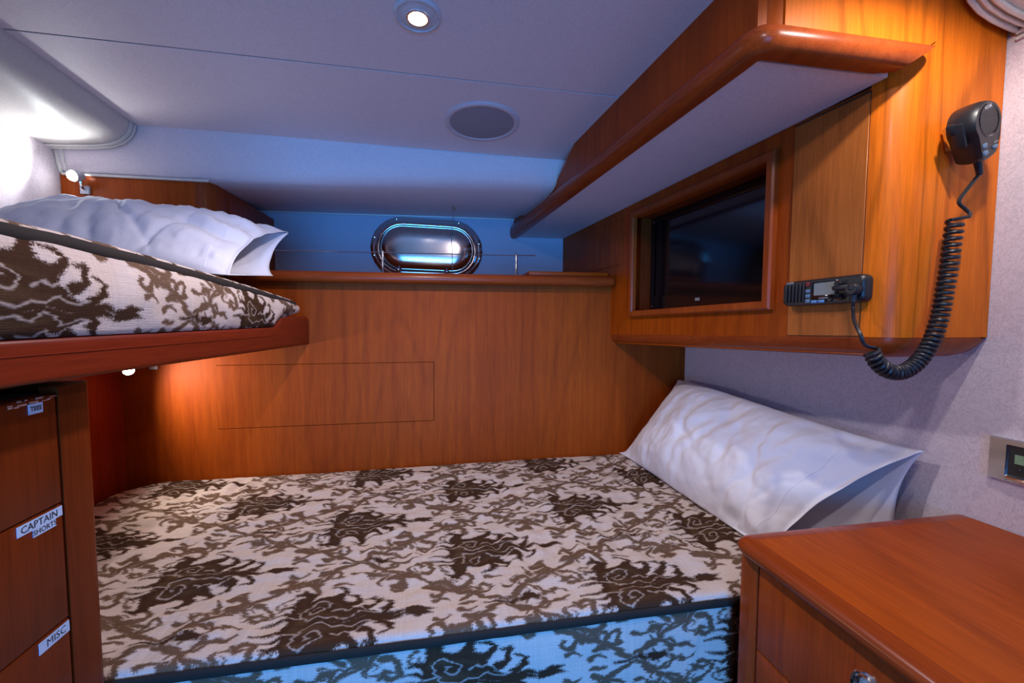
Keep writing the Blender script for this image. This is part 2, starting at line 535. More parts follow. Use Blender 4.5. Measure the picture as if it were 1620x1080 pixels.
# headliner: fore panel and aft panel with a shadow seam between them, on a backing board
bm = NB()
def seam(x): return 1.02+.018*x
SG = .0016
for y0f, y1f in ((lambda x: -1.2, lambda x: seam(x)-SG), (lambda x: seam(x)+SG, lambda x: 1.372+.026*(x+.8))):
    rings = []
    for k in range(13):
        x = -1.05+2.2*k/12
        y0, y1 = y0f(x), y1f(x)
        e = .0006
        rings.append([(x, y0, zc(y0)+.02), (x, y0, zc(y0)+e), (x, y0+e, zc(y0)), (x, y1-e, zc(y1)), (x, y1, zc(y1)+e), (x, y1, zc(y1)+.02)])
    loft(bm, rings)
box(bm, -1.05, 1.15, -1.2, 1.45, 0, .02, fn=lambda x, y, z: Vector((x, y, zc(y)+.0205+z)))
hl = struct('ceiling', bm, 'headliner_vinyl')
bm = NB(); loft(bm, [[(x, seam(x)-.006, zc(1.02)+.0015), (x, seam(x)+.006, zc(1.02)+.0015), (x, seam(x)+.006, zc(1.02)+.01), (x, seam(x)-.006, zc(1.02)+.01)] for x in (-1.0, 0, 1.0)]); struct('seam_shade', bm, 'dark_gap', hl)  # dark strip that stands for the shade inside the seam

# lower headliner panel: drops from the edge of the ceiling and runs on to the forward wall
bm = NB()
PL = [(1.372, 1.822), (1.374, 1.79), (1.376, 1.755), (1.381, 1.715), (1.389, 1.69), (1.405, 1.682), (1.47, 1.682), (1.60, 1.689), (1.75, 1.703), (1.905, 1.718)]
PR = [(1.404, 1.818), (1.406, 1.80), (1.411, 1.778), (1.423, 1.750), (1.445, 1.735), (1.485, 1.727), (1.54, 1.721), (1.62, 1.716), (1.76, 1.718), (1.905, 1.727)]
def drop_pt(u, j, up=0.):
    x = -1.02+1.5*u
    t = max(0, min(1, (x+.75)/1.1)); t = t*t*(3-2*t)
    a, b = PL[j], PR[j]
    return Vector((x, a[0]*(1-t)+b[0]*t-up*.0, a[1]*(1-t)+b[1]*t+up))
rings = []
for k in range(41):
    rings.append([drop_pt(k/40, j) for j in range(10)]+[drop_pt(k/40, 9, .02), Vector(drop_pt(k/40, 0))+Vector((0, .04, .0))])
loft(bm, rings)
dp = struct('trim_1', bm, 'headliner_vinyl', ang=60)
bm = NB()
tube(bm, [drop_pt(k/40, 9)+Vector((0, -.012, -.003)) for k in range(41)], .0035, 6)
struct('piping', bm, 'piping_vinyl', dp)
bm = NB()
tube(bm, [Vector((-.998, y, z))+Vector((.004, 0, -.002)) for y, z in PL[1:7]], .005, 6)
tube(bm, [Vector((-.984, y, z))+Vector((.004, -.001, -.003)) for y, z in PL[1:7]], .003, 6)
tube(bm, [Vector((-.99+.36*k/12, 1.386, 1.682)) for k in range(13)], .004, 6)
struct('piping', bm, 'piping_vinyl', dp)
bm = NB()
tube(bm, [Vector((soff_x(PR[j][0])-.002, PR[j][0]-.003, PR[j][1]-.004)) for j in range(1, 9)], .0035, 6)
struct('piping', bm, 'piping_vinyl', dp)

# padded cornice along the left hull, and its twin along the right hull aft of the cabinet
CP = [(0, 0), (.002, -.016), (.010, -.034), (.028, -.052), (.055, -.064), (.095, -.070), (.15, -.074), (.21, -.076)]
bm = NB(); rings = []
for k in range(21):
    y = -1.2+(1.366+1.2)*k/20
    r = [Vector((-.80-a, y, zc(y)+b*.95)) for a, b in CP]
    rings.append(r+[Vector((-1.02, y, zc(y)+.015)), Vector((-.80, y, zc(y)+.015))])
loft(bm, rings)
co = struct('trim_2', bm, 'padded_vinyl', ang=50)
for dy, rr in ((0, .0045), (-.010, .0025), (-.016, .0025)):
    bm = NB(); tube(bm, [Vector((-.80-a, 1.366+dy, zc(1.366)+b*.95-.002)) for a, b in CP], rr, 6)
    struct('piping', bm, 'piping_vinyl', co)
CR = [(0, 0), (.003, -.018), (.014, -.040), (.035, -.060), (.065, -.075), (.10, -.086), (.15, -.095), (.26, -.10)]
bm = NB(); rings = []
for k in range(15):
    y = -1.2+(.612+1.2)*k/14
    rings.append([Vector((.878+a, y, zc(y)+b*.74)) for a, b in CR]+[Vector((1.14, y, zc(y)+.015)), Vector((.878, y, zc(y)+.015))])
loft(bm, rings)
co2 = struct('trim_3', bm, 'padded_vinyl', ang=50)
for dy, rr in ((-.004, .0045), (-.016, .0035), (-.028, .0045)):
    bm = NB(); tube(bm, [Vector((.878+a, .612+dy, zc(.612)+b*.74-.002)) for a, b in CR[:-1]]+[Vector((wall_x(.6)-.003, .612+dy, zc(.6)-.072))], rr, 6)
    struct('piping', bm, 'piping_vinyl', co2)
bm = NB()
for q, rr in ((0, .0045), (.010, .0035)):
    tube(bm, [Vector((wall_x(y)-.004, y, zc(y)-.072-q)) for y in (.608, .3, 0, -.4, -1.15)], rr, 6)
struct('piping', bm, 'piping_vinyl', co2)

# walls
bm = NB(); box(bm, -1.06, -1.0, -1.2, 1.95, 1.1, 1.95); struct('wall_left', bm, 'wall_vinyl')
bm = NB(); box(bm, -1.0, -.945, -1.2, 1.5, 0, 1.205); struct('wall_left_lower', bm, 'redwood_upright')
bm = NB()
loft(bm, [[(wall_x(-1.2), -1.2, z), (wall_x(1.95), 1.95, z), (wall_x(1.95)+.06, 1.95, z), (wall_x(-1.2)+.06, -1.2, z)] for z in (0, 1.98)])
struct('wall_right', bm, 'wall_vinyl')
bm = NB(); box(bm, -1.05, 1.1, 1.9, 1.95, 1.2, 1.8); struct('wall_front', bm, 'blue_wall_vinyl')
bm = NB()
box(bm, -1.06, -.42, -1.25, -1.2, 0, 2.0); box(bm, .42, 1.2, -1.25, -1.2, 0, 2.0); box(bm, -.42, .42, -1.25, -1.2, 1.86, 2.0)
struct('wall_back', bm, 'cherry_upright')

# bulkhead behind the lower berth, with its flush hatch
bm = NB()
HX0, HX1, HZ0, HZ1 = -.683, -.005, .937, 1.140
g = .0016
box(bm, -.95, HX0, 1.5, 1.52, .3, 1.412); box(bm, HX1+g, .96, 1.5, 1.52, .3, 1.412)
box(bm, HX0, HX1+g, 1.5, 1.52, .3, HZ0-g); box(bm, HX0, HX1+g, 1.5, 1.52, HZ1+g, 1.412)
bh = struct('wall_bulkhead', bm, 'cherry_bulkhead')
bm = NB(); box(bm, HX0, HX1, 1.4995, 1.516, HZ0, HZ1, .0008, 1); struct('hatch_panel', bm, 'cherry_bulkhead', bh)
bm = NB(); box(bm, HX0-.01, HX1+.01, 1.521, 1.525, HZ0-.01, HZ1+.01); struct('hatch_backing', bm, 'dark_gap', bh)

# ================================================================== SHELF AND WHAT IS ON IT
t = thing('shelf', 'long cherry wood shelf with a rounded front lip under the porthole', 'shelf', (0, 1.6, 1.41))
bm = NB()
box(bm, -.64, .60, 1.495, 1.895, 1.415, 1.4385, .001, 1, fn=lambda x, y, z: Vector((x if x < 0 else CF(cfa(y), 0, 0).x-.002, y, z)))
box(bm, -.985, -.64, 1.40, 1.895, 1.405, 1.4385, .001, 1)
part('shelf_board', bm, 'cherry_athwart', t)
bm = NB()
prof = [(1.500, 1.406), (1.470, 1.406), (1.462, 1.409), (1.457, 1.415), (1.4555, 1.424), (1.458, 1.433), (1.464, 1.439), (1.474, 1.442), (1.500, 1.442)]
cy, cz = 1.49, 1.424
rings = []
for x, s in ((-.62, 1), (.615, 1), (.630, .97), (.637, .88), (.641, .7)):
    rings.append([(x, cy+(y-cy)*s, cz+(z-cz)*s) for y, z in prof])
loft(bm, rings)
part('front_lip', bm, 'cherry_trim_athwart', t)

bm = NB()
box(bm, .325, .616, 1.475, 1.60, 1.4425, 1.4565, .003, 2)
solo('wooden_board', bm, 'cherry_athwart', 'thin wooden board lying flat at the right end of the porthole shelf', 'board', (.47, 1.53, 1.4425))

t = thing('fiddle_rail', 'thin chrome guard rail on two posts along the front of the shelf', 'rail', (-.06, 1.53, 1.442))
for x, zt in ((-.172, 1.520), (.290, 1.523)):
    bm = NB()
    F = frame((x, 1.53, 1.442), (1, 0, 0), (0, 1, 0), (0, 0, 1))
    lathe(bm, [(.010, 0), (.010, .002), (.0048, .003), (.0044, zt-1.446), (.003, zt-1.442)], F, 16)
    part('post', bm, 'chrome', t)
bm = NB(); tube(bm, [(-.61, 1.53, 1.510), (-.2, 1.53, 1.5135), (.29, 1.53, 1.5165), (.36, 1.53, 1.518)], .0016, 8)
part('rod', bm, 'chrome', t)

# porthole
PF = frame((-.027, 1.899, 1.583), (1, 0, -.022), (.022, 0, 1), (0, -1, 0))
t = thing('porthole', 'oval stainless porthole with its polished cover closed, above the shelf', 'porthole', (-.027, 1.9, 1.45))
bm = NB()
spec = [(.235, .130, 0), (.235, .130, .006), (.229, .124, .011), (.216, .112, .012), (.212, .108, .020), (.206, .103, .022), (.199, .096, .018), (.196, .094, .004)]
loft(bm, [[PF(a, b, h) for a, b in racetrack(hw, hh)] for hw, hh, h in spec], cap=False)
part('frame_ring', bm, 'chrome', t)
bm = NB()
n = 14; rings = []
for i in range(n+1):
    q = i/n
    s = math.cos(q*math.pi/2)
    rings.append([PF(a, b, .008+.040*(1-s**4.5)**(1/2.2)) for a, b in racetrack(.092+.104*s if i < n else .093, .092*s+.0012)])
loft(bm, rings)
cv = part('storm_cover', bm, 'brushed_steel', t, ang=60)
bm = NB()
lathe(bm, [(.0075, 0), (.0075, .006), (.005, .010)], frame(PF(.100, .062, .036), (1, 0, 0), (0, 0, 1), (0, -1, 0)), 16)
part('pull_knob', bm, 'black_gloss', cv)
for px_, py_ in ((-.219, -.035), (.222, -.028), (.219, .035), (-.219, .04), (-.13, -.121), (.13, -.121), (0, -.121), (-.13, .121), (.13, .121)):
    bm = NB()
    lathe(bm, [(.005, 0), (.0045, .002), (.002, .0028)], frame(PF(px_, py_, .0105), (1, 0, 0), (0, 0, 1), (0, -1, 0)), 12)
    part('screw', bm, 'brushed_steel', t)
for px_ in (-.118, .082):
    bm = NB()
    lathe(bm, [(.011, 0), (.011, .012), (.008, .018), (.008, .03), (.004, .033)], frame(PF(px_, -.094, .012), (1, 0, 0), (0, 0, 1), (0, -1, 0)), 16)
    tube(bm, [PF(px_, -.094, .03), PF(px_, -.125, .03)], .004, 8)
    part('dog_latch', bm, 'chrome', t)
bm = NB()
box(bm, -.098, .066, -.124, -.106, .004, .020, .004, 2, fn=lambda a, b, c: PF(a, b, c))
part('lower_hinge', bm, 'chrome', t)

t = thing('cord_hook', 'little screw hook in the headliner with a thin cord hanging before the porthole', 'hook', (.070, 1.66, 1.70))
bm = NB()
tube(bm, [(.070, 1.657, 1.722), (.070, 1.657, 1.702), (.075, 1.655, 1.697), (.080, 1.655, 1.701), (.079, 1.655, 1.707)], .0018, 6)
lathe(bm, [(.006, 0), (.006, .002), (.003, .003)], frame((.070, 1.657, 1.7225), (1, 0, 0), (0, -1, 0), (0, 0, -1)), 12)
part('screw_hook', bm, 'brass', t)
bm = NB()
tube(bm, [(.072, 1.656, 1.700), (.071, 1.70, 1.68), (.070, 1.80, 1.650), (.072, 1.842, 1.638)], .0010, 5)
tube(bm, [(.073, 1.656, 1.700), (.078, 1.72, 1.67), (.076, 1.80, 1.645), (.073, 1.842, 1.638)], .0010, 5)
tube(bm, [(.073, 1.842, 1.638), (.075, 1.840, 1.56), (.077, 1.838, 1.47)], .0010, 5)
part('cord', bm, 'cord_fibre', t)

# locker in the far left corner
t = thing('corner_locker', 'cherry wood corner locker behind the upper pillow, rounded corner post', 'locker', (-.81, 1.64, 1.44))
bm = NB(); box(bm, -.998, -.672, 1.390, 1.408, 1.4392, 1.683, .001, 1); part('front_panel', bm, 'cherry_upright', t)
bm = NB()
F0 = [(-.630-.045, 1.390)]
arcp = [(-.675+.045*math.sin(a), 1.435-.045*math.cos(a)) for a in [math.pi/2*k/8 for k in range(9)]]
poly = arcp+[(-.648, 1.435), (-.675, 1.408)]
loft(bm, [[(x, y, 1.4392) for x, y in poly], [(x, y, 1.688) for x, y in poly]])
part('corner_post', bm, 'cherry_trim_upright', t)
bm = NB()
loft(bm, [[(-.630, 1.436, z0), (-.634, 1.899, z0), (-.65, 1.899, z0), (-.648, 1.436, z0)] for z0 in (1.4392, 1.684)])
sp = part('side_panel', bm, 'cherry_upright', t)
bm = NB()
box(bm, -.631, -.6285, 1.50, 1.84, 1.50, 1.655, .0008, 1)
part('side_door', bm, 'cherry_upright', t)

# ================================================================== OVERHEAD BOX (right)
t = thing('overhead_box', 'long cherry wood overhead box with rounded lower moulding and pale underside', 'overhead box', (.55, 1.2, 1.66))
bm = NB(); rings = []
for k in range(9):
    y = .622+(1.899-.622)*k/8
    x = soff_x(y)
    zt = zc(y)+.01 if y < 1.4 else 1.75
    rings.append([(x, y, soff_z(y)), (x, y, zt), (x+.016, y, zt), (x+.016, y, soff_z(y))])
loft(bm, rings); part('side_face', bm, 'cherry_upright', t)
# end face, flush with the cabinet end, and the rounded edge between the two
bm = NB()
loft(bm, [[(.547, y, 1.715), (.762, y, 1.715), (.842, y, 1.768), (.842, y, 1.868), (.547, y, 1.868)] for y in (.6185, .636)])
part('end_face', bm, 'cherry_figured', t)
bm = NB()
arcp = [(.545-.040+.040*(1-math.cos(a)), .618+.040*(1-math.sin(a))) for a in [math.pi/2*k/7 for k in range(8)]]
poly = arcp+[(.546, .636), (.525, .66)]
loft(bm, [[(x-.003, y, z0) for x, y in poly] for z0 in (1.715, 1.87)])
part('corner_post', bm, 'cherry_upright', t)
# moulding: rounded nose, along the side then returned along the end
def nose(w=.026, h0=-.006, h1=.034, n=9):
    pts = [(-.012, h0), (0, h0)]
    for k in range(n+1):
        a = -math.pi/2+math.pi*k/n
        pts.append((w*.35+w*.65*math.cos(a), (h0+h1)/2+(h1-h0)/2*math.sin(a)))
    pts += [(0, h1), (-.012, h1)]
    return pts
bm = NB(); rings = []
NS = nose()
for k in range(21):
    y = 1.896+(.592-1.896)*k/20
    f = 1.0+.35*max(0, (y-1.2)/.7)
    rings.append([(soff_x(y)-o*(.95 if k else .7), y-(0 if k < 20 else 0)+(o-.0)*(-.0), soff_z(y)+h*f) for o, h in NS])
# turn the corner in an arc
cxn, cyn = soff_x(.622)+.014, .636
for k in range(1, 9):
    a = math.pi/2*k/8
    rings.append([(cxn-(o+.016)*math.cos(a), cyn-(o+.016)*math.sin(a)-.004*math.sin(a), soff_z(.62)+h) for o, h in NS])
rings = rings[:20]+rings[21:]
for k in range(1, 11):
    q = k/10
    def tip(h): return .835-(.052-(h+.006))*1.5
    rings.append([(cxn+(tip(h)-(.03 if o < 0 else 0)-cxn)*q, cyn-(o+.016)-.004, soff_z(.62)+h) for o, h in NS])
loft(bm, rings)
part('moulding', bm, 'cherry_trim_fore_aft', t, ang=50)
bm = NB(); rings = []
for k in range(9):
    y = .640+(1.899-.640)*k/8
    x0, x1 = soff_x(y)+.004, min(CF(cfa(y), 0, 0).x-.001, .7715)
    rings.append([(x0, y, soff_z(y)), (x1, y, soff_z(y)), (x1, y, soff_z(y)+.008), (x0, y, soff_z(y)+.008)])
loft(bm, rings)
part('underside_panel', bm, 'soffit_vinyl', t)

# ================================================================== TELEVISION CABINET
t = thing('television_cabinet', 'large cherry wood wall cabinet framing the recessed television', 'cabinet', (.86, 1.1, 1.2))
A0, A1 = cfa(.668), cfa(1.898)              # near end, far end of the face
TA0, TA1 = cfa(.862), cfa(1.350)            # television opening
TZ0, TZ1 = 1.313, 1.621
ZB, ZG, ZT = 1.197, 1.234, 1.68
bm = NB()
box(bm, TA1, A1, -.016, 0, ZG, ZT, fn=CF)
box(bm, A0, TA0, -.016, 0, ZG, ZT, fn=CF)
box(bm, TA0, TA1, -.016, 0, ZG, TZ0, fn=CF)
box(bm, TA0, TA1, -.016, 0, TZ1, ZT, fn=CF)
part('face_panel', bm, 'cherry_upright', t)
bm = NB()
# sides of the recess
d = -.075
box(bm, TA1, TA1+.012, d, -.016, TZ0-.01, TZ1+.01, fn=CF)
box(bm, TA0-.012, TA0, d, -.016, TZ0-.01, TZ1+.01, fn=CF)
box(bm, TA0, TA1, d, -.016, TZ0-.012, TZ0, fn=CF)
box(bm, TA0, TA1, d, -.016, TZ1, TZ1+.012, fn=CF)
box(bm, TA0-.012, TA1+.012, d-.01, d, TZ0-.012, TZ1+.012, fn=CF)
part('recess', bm, 'cherry_shaded', t)
bm = NB()
# raised surround, mitred
def surround(a0, a1, z0, z1, w, h, fr):
    prof = [(0, 0), (0, h*.7), (w*.12, h), (w*.8, h), (w, h*.75), (w, 0)]
    rings = []
    for ca, cz, sa, sz in ((a0, z0, -1, -1), (a1, z0, 1, -1), (a1, z1, 1, 1), (a0, z1, -1, 1), (a0, z0, -1, -1)):
        rings.append([fr(ca+sa*o, hh, cz+sz*o) for o, hh in prof])
    loft(bm, rings, cap=False)
surround(TA0, TA1, TZ0, TZ1, .020, .017, CF)
part('television_surround', bm, 'cherry_trim_upright', t, ang=25)
# near door panel and little far door, each standing a hair proud with a reveal round it
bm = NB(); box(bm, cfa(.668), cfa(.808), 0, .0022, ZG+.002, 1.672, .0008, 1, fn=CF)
part('side_door', bm, 'cherry_lit', t)
bm = NB(); box(bm, cfa(1.432), cfa(1.725), 0, .0018, 1.481, 1.640, .0008, 1, fn=CF)
part('small_door', bm, 'cherry_upright', t)
bm = NB()
box(bm, cfa(1.4310), cfa(1.726), -.0005, .0006, 1.4800, 1.641, fn=CF)
part('door_reveal', bm, 'dark_reveal', t)
bm = NB(); box(bm, cfa(.6672), cfa(.8090), -.0005, .0007, ZG+.0008, 1.676, fn=CF)
part('door_reveal', bm, 'dark_reveal', t)
# bullnose along the bottom of the face, turning the near corner with it
def bull(n=8, r=.037, th=.05):
    pts = [(0, ZG)]
    for k in range(1, n+1):
        a = math.pi/2*k/n
        pts.append((-r*(1-math.cos(a)), ZG-r*math.sin(a)))
    pts += [(-th-.01, ZB), (-th-.01, ZG)]
    return pts
BN = bull()
RC = .055
cen_far = CF(A0, -RC, 0); 
ang0 = math.atan2(CFN.y, CFN.x)                # pointing outwards from the face
bm = NB(); rings = []
for k in range(15):
    a = A1+(A0-A1)*k/14
    q = 1.0
    if k == 0: pass
    rings.append([CF(a, o, z) for o, z in BN])
zoff = -.034*A0
ccx, ccy = cen_far.x, cen_far.y
ang1 = -math.pi/2
aa0 = ang0 if ang0 < 0 else ang0-2*math.pi
corner_dirs = []
for k in range(1, 11):
    a = aa0+(ang1-aa0)*k/10
    corner_dirs.append(Vector((math.cos(a), math.sin(a), 0)))
NEARY = ccy-RC
for dv in corner_dirs:
    rings.append([Vector((ccx, ccy, 0))+dv*(RC+o)+Vector((0, 0, z+zoff)) for o, z in BN])
WX = wall_x(.62)
for q in (.25, .5, .75, .93, 1.0):
    x = ccx+(WX-.004-ccx)*q
    lift = .012*max(0, (q-.8)/.2)**2
    rings.append([Vector((x, ccy-RC-o, z+zoff+(lift if z < ZG-.005 else 0))) for o, z in BN])
loft(bm, rings)
part('bottom_edge', bm, 'cherry_trim_fore_aft', t, ang=50)
# near end: rounded corner and broad end panel up to the headliner
bm = NB()
pts = [CF(A0, 0, 0)]+[Vector((ccx, ccy, 0))+dv*RC for dv in corner_dirs]+[Vector((WX-.002, NEARY, 0)), Vector((WX-.002, NEARY+.02, 0)), Vector((ccx, ccy+.0, 0))]
rings = []
for z0 in (ZG+zoff+.0006, 1.45, 1.768):
    rings.append([Vector((p.x, p.y, z0)) for p in pts])
loft(bm, rings)
i0 = len(pts)
box(bm, .842, WX-.002, NEARY, NEARY+.02, 1.768, zc(.62)+.005)
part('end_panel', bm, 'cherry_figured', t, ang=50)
bm = NB()
box(bm, A0, A1, -.30, -.016, ZB+.004, ZB+.016, fn=lambda a, b, c: Vector((min(CF(a, b, c).x, wall_x(CF(a, b, c).y)-.002), CF(a, b, c).y, c-.034*a)))
part('bottom_panel', bm, 'cherry_fore_aft', t)

# television
t = thing('television', 'black flat television recessed in the wooden cabinet, screen off', 'television', CF((TA0+TA1)/2, -.06, TZ0))
e = .004
bm = NB()
W0, W1, Z0, Z1 = TA0+.003, TA1-.003, TZ0+.002, TZ1-.003
d0 = -.055
iw, ib, it = .020, .046, .020
for a0, a1, z0, z1 in ((W0, W0+iw, Z0, Z1), (W1-iw, W1, Z0, Z1), (W0+iw, W1-iw, Z0, Z0+ib), (W0+iw, W1-iw, Z1-it, Z1)):
    box(bm, a0, a1, d0-.012, d0, z0, z1, .0012, 1, fn=CF)
part('bezel', bm, 'screen_glass', t)
bm = NB(); box(bm, W0+iw, W1-iw, d0-.010, d0-.004, Z0+ib, Z1-it, fn=CF); part('screen', bm, 'screen_glass', t)
bm = NB()
TFl = lambda x, y, z: CF((TA0+TA1)/2+.025-x, d0+z, Z0+.022+y)
text(bm, 'INSIGNIA'[:3], .012, TFl, 0, 0, .0006, bold=.0002)
part('maker_mark', bm, 'white_print', t)
for zz in (Z0+.012, Z1-.012):
    bm = NB()
    lathe(bm, [(.0045, 0), (.004, .0015), (.002, .002)], frame(CF(W1-.012, d0, zz), CFX, (0, 0, 1), CFN), 12)
    part('mounting_screw', bm, 'chrome', t)

# ================================================================== RADIO, MICROPHONE, CORD
RF = lambda x, y, z: CF(-x, z, y)            # x towards the viewer along the face, y up, z out
ra0, ra1 = -cfa(.803), -cfa(.646)
rcx, rcz, rhw, rhh = (ra0+ra1)/2, 1.3225, (ra1-ra0)/2, .0255
t = thing('radio_handset', 'black marine radio handset with grey display on the cabinet beside the television', 'radio', RF(rcx, rcz-rhh, .0))
bm = NB()
rings = []
for s, h in ((.97, .0025), (1.0, .006), (1.0, .020), (.985, .024), (.95, .027)):
    rings.append([RF(rcx+a*1, rcz+b+.0, h) for a, b in rrect(rhw-(1-s)*.08, rhh-(1-s)*.08, .012)])
loft(bm, rings); part('housing', bm, 'black_plastic', t, ang=30)
bm = NB()
for k in range(6):
    x = ra0+.009+k*.0075
    box(bm, x, x+.0045, rcz-.019, rcz+.019, .0265, .0300, .0012, 2, fn=RF)
part('speaker_ribs', bm, 'black_rubber', t)
bm = NB(); box(bm, ra0+.064, ra0+.115, rcz-.016, rcz+.019, .0265, .0285, .003, 2, fn=RF); part('display_frame', bm, 'black_gloss', t)
bm = NB(); box(bm, ra0+.069, ra0+.109, rcz-.008, rcz+.016, .028, .0292, .001, 1, fn=RF); part('display', bm, 'lcd_grey', t)
for x, y, w, h, m in ((.0565, .0155, .0085, .0085, 'red_button'), (.057, .002, .009, .0065, 'grey_button'), (.057, -.0075, .009, .0075, 'grey_button'), (.057, -.0175, .009, .0075, 'grey_button'),
                      (.070, -.0195, .011, .0055, 'blue_button'), (.084, -.0195, .012, .0055, 'blue_button'), (.098, -.0185, .013, .006, 'black_gloss')):
    bm = NB(); box(bm, ra0+x-w/2, ra0+x+w/2, rcz+y-h/2, rcz+y+h/2, .0265, .0300, .001, 2, fn=RF)
    part('button', bm, m, t)
for y in (.010, -.013):
    bm = NB()
    FF = frame(RF(ra0+.119, rcz+y, .0265), -CFX, (0, 0, 1), CFN)
    lathe(bm, [(.0062, 0), (.0058, .012), (.0045, .014)], FF, 20); part('knob', bm, 'black_gloss', t)
bm = NB()
text(bm, 'ICOM', .006, RF, ra0+.018, rcz+.0212, .0274)
part('printing', bm, 'white_print', t)
bm = NB(); text(bm, 'VHF MARINE', .0032, RF, ra0+.088, rcz-.0135, .0287)
part('printing', bm, 'white_print', t)

# fist microphone, hung on the end panel
mx = Vector((.880, NEARY-.002, 1.606))
tl = math.radians(-24)
ex = Vector((math.cos(tl), 0, -math.sin(tl)*-1)); ex = Vector((math.cos(tl), .10, -math.sin(tl))).normalized()
ez = Vector((math.sin(tl), -.10, math.cos(tl))).normalized()
ex = (ex-ez*ex.dot(ez)).normalized()
en = ex.cross(ez).normalized()
if en.y > 0: en = -en
MF = lambda x, y, z: mx+ex*x*1.12+ez*y*1.12+en*z       # x right, y up, z out of the panel
t = thing('hand_microphone', 'black fist microphone with round ribbed grille hanging on the cabinet end', 'microphone', MF(0, -.04, 0))
def mic_outline(s=1.0, dx=0.):
    pts = []
    for k in range(41):
        a = math.radians(-28+236*k/40)
        pts.append((.0325*math.cos(a)*s, .012+.0300*math.sin(a)*s))
    pts += [(-.0265*s, -.014*s), (-.020*s, -.034), (-.013*s, -.041*s), (0, -.043*s), (.012*s, -.041*s), (.018*s, -.034), (.0255*s, -.016*s)]
    return pts
bm = NB()
def mic_z(y): return 1.0 if y > -.01 else 1.0-.12*min(1, (-.01-y)/.033)
rings = [[MF(x, y, h*mic_z(y)+.014) for x, y in mic_outline(s)] for s, h in ((.80, .0), (.93, .002), (.98, .010), (1.0, .018), (1.0, .030), (.96, .036), (.90, .0395))]
loft(bm, rings); part('shell', bm, 'black_plastic', t, ang=40)
bm = NB(); box(bm, -.012, .012, -.015, .020, 0, .0145, .002, 2, fn=MF); part('hanger_clip', bm, 'chrome', t)
bm = NB()
FF = frame(MF(.001, .0135, .0523), ex, ez, en)
lathe(bm, [(.0262, 0), (.0262, .0012), (.0245, .0022), (.0232, .0012), (.0232, .0002)], FF, 40); part('grille_ring', bm, 'black_gloss', t)
bm = NB()
for k in range(10):
    y = -.0185+k*.0036
    hw = math.sqrt(max(0, .0222**2-(y)**2))
    box(bm, -hw, hw, y-.0007, y+.0007, 0, .0018, .0004, 1, fn=lambda a, b, c: FF(a, b, c))
part('grille_ribs', bm, 'black_rubber', t)
bm = NB(); text(bm, 'ICOM', .0066, FF, 0, .0200, .0024, bold=.0001)
part('printing', bm, 'white_print', t)
bm = NB(); text(bm, 'HI/LO', .0034, MF, .0105, -.0205, .0537)
part('printing', bm, 'white_print', t)
for x, y, w, h in ((-.0125, -.0195, .010, .0075), (-.0125, -.0300, .010, .0075), (.011, -.0275, .0105, .0055)):
    bm = NB(); box(bm, x-w/2, x+w/2, y-h/2, y+h/2, .048, .0535, .002, 2, fn=MF); part('button', bm, 'grey_button', t)
bm = NB(); box(bm, -.0360, -.0300, -.012, .024, .024, .042, .003, 2, fn=MF)
box(bm, -.0385, -.0300, .010, .026, .020, .032, .003, 2, fn=MF); part('talk_key', bm, 'black_rubber', t)
bm = NB()
FF2 = frame(MF(0, -.041, .034), ex, en, -ez)
pr = []
for k in range(6):
    pr += [(.0062-.0003*k, .004*k), (.0062-.0003*k, .004*k+.0022), (.0048-.0002*k, .004*k+.0026), (.0048-.0002*k, .004*k+.0038)]
lathe(bm, [(.0085, -.004), (.0085, 0)]+pr, FF2, 16); part('strain_relief', bm, 'black_rubber', t)
mic_end = FF2(0, 0, .022)


def catmull(pts, n=24):
    pts = [Vector(p) for p in pts]
    P = [pts[0]*2-pts[1]]+pts+[pts[-1]*2-pts[-2]]
    out = []
    for i in range(1, len(P)-2):
        for k in range(n):
            q = k/n
            out.append(.5*((2*P[i])+(-P[i-1]+P[i+1])*q+(2*P[i-1]-5*P[i]+4*P[i+1]-P[i+2])*q*q+(-P[i-1]+3*P[i]-3*P[i+1]+P[i+2])*q**3))
    out.append(P[-2])
    return out


YC = NEARY-.026
t = thing('coiled_cord', 'black coiled cord looping down from the microphone to the radio', 'cord', (.8, YC, 1.22))
straight = catmull([mic_end, mic_end.lerp(Vector((.8765, YC, 1.496)), .45)+Vector((-.0015, 0, 0)), (.8765, YC, 1.496), (.886, YC-.003, 1.483), (.890, YC-.007, 1.475), (.883, YC-.011, 1.468)], 10)
path = catmull([(.871, YC, 1.463), (.868, YC, 1.435), (.864, YC, 1.387), (.858, YC, 1.345), (.851, YC, 1.301), (.837, YC, 1.259), (.813, YC, 1.226), (.780, YC-.002, 1.208), (.748, YC-.004, 1.209), (.724, YC-.004, 1.223), (.712, YC-.002, 1.243)], 40)
L_ = [0.]
for a, b in zip(path, path[1:]): L_.append(L_[-1]+(b-a).length)
tot = L_[-1]
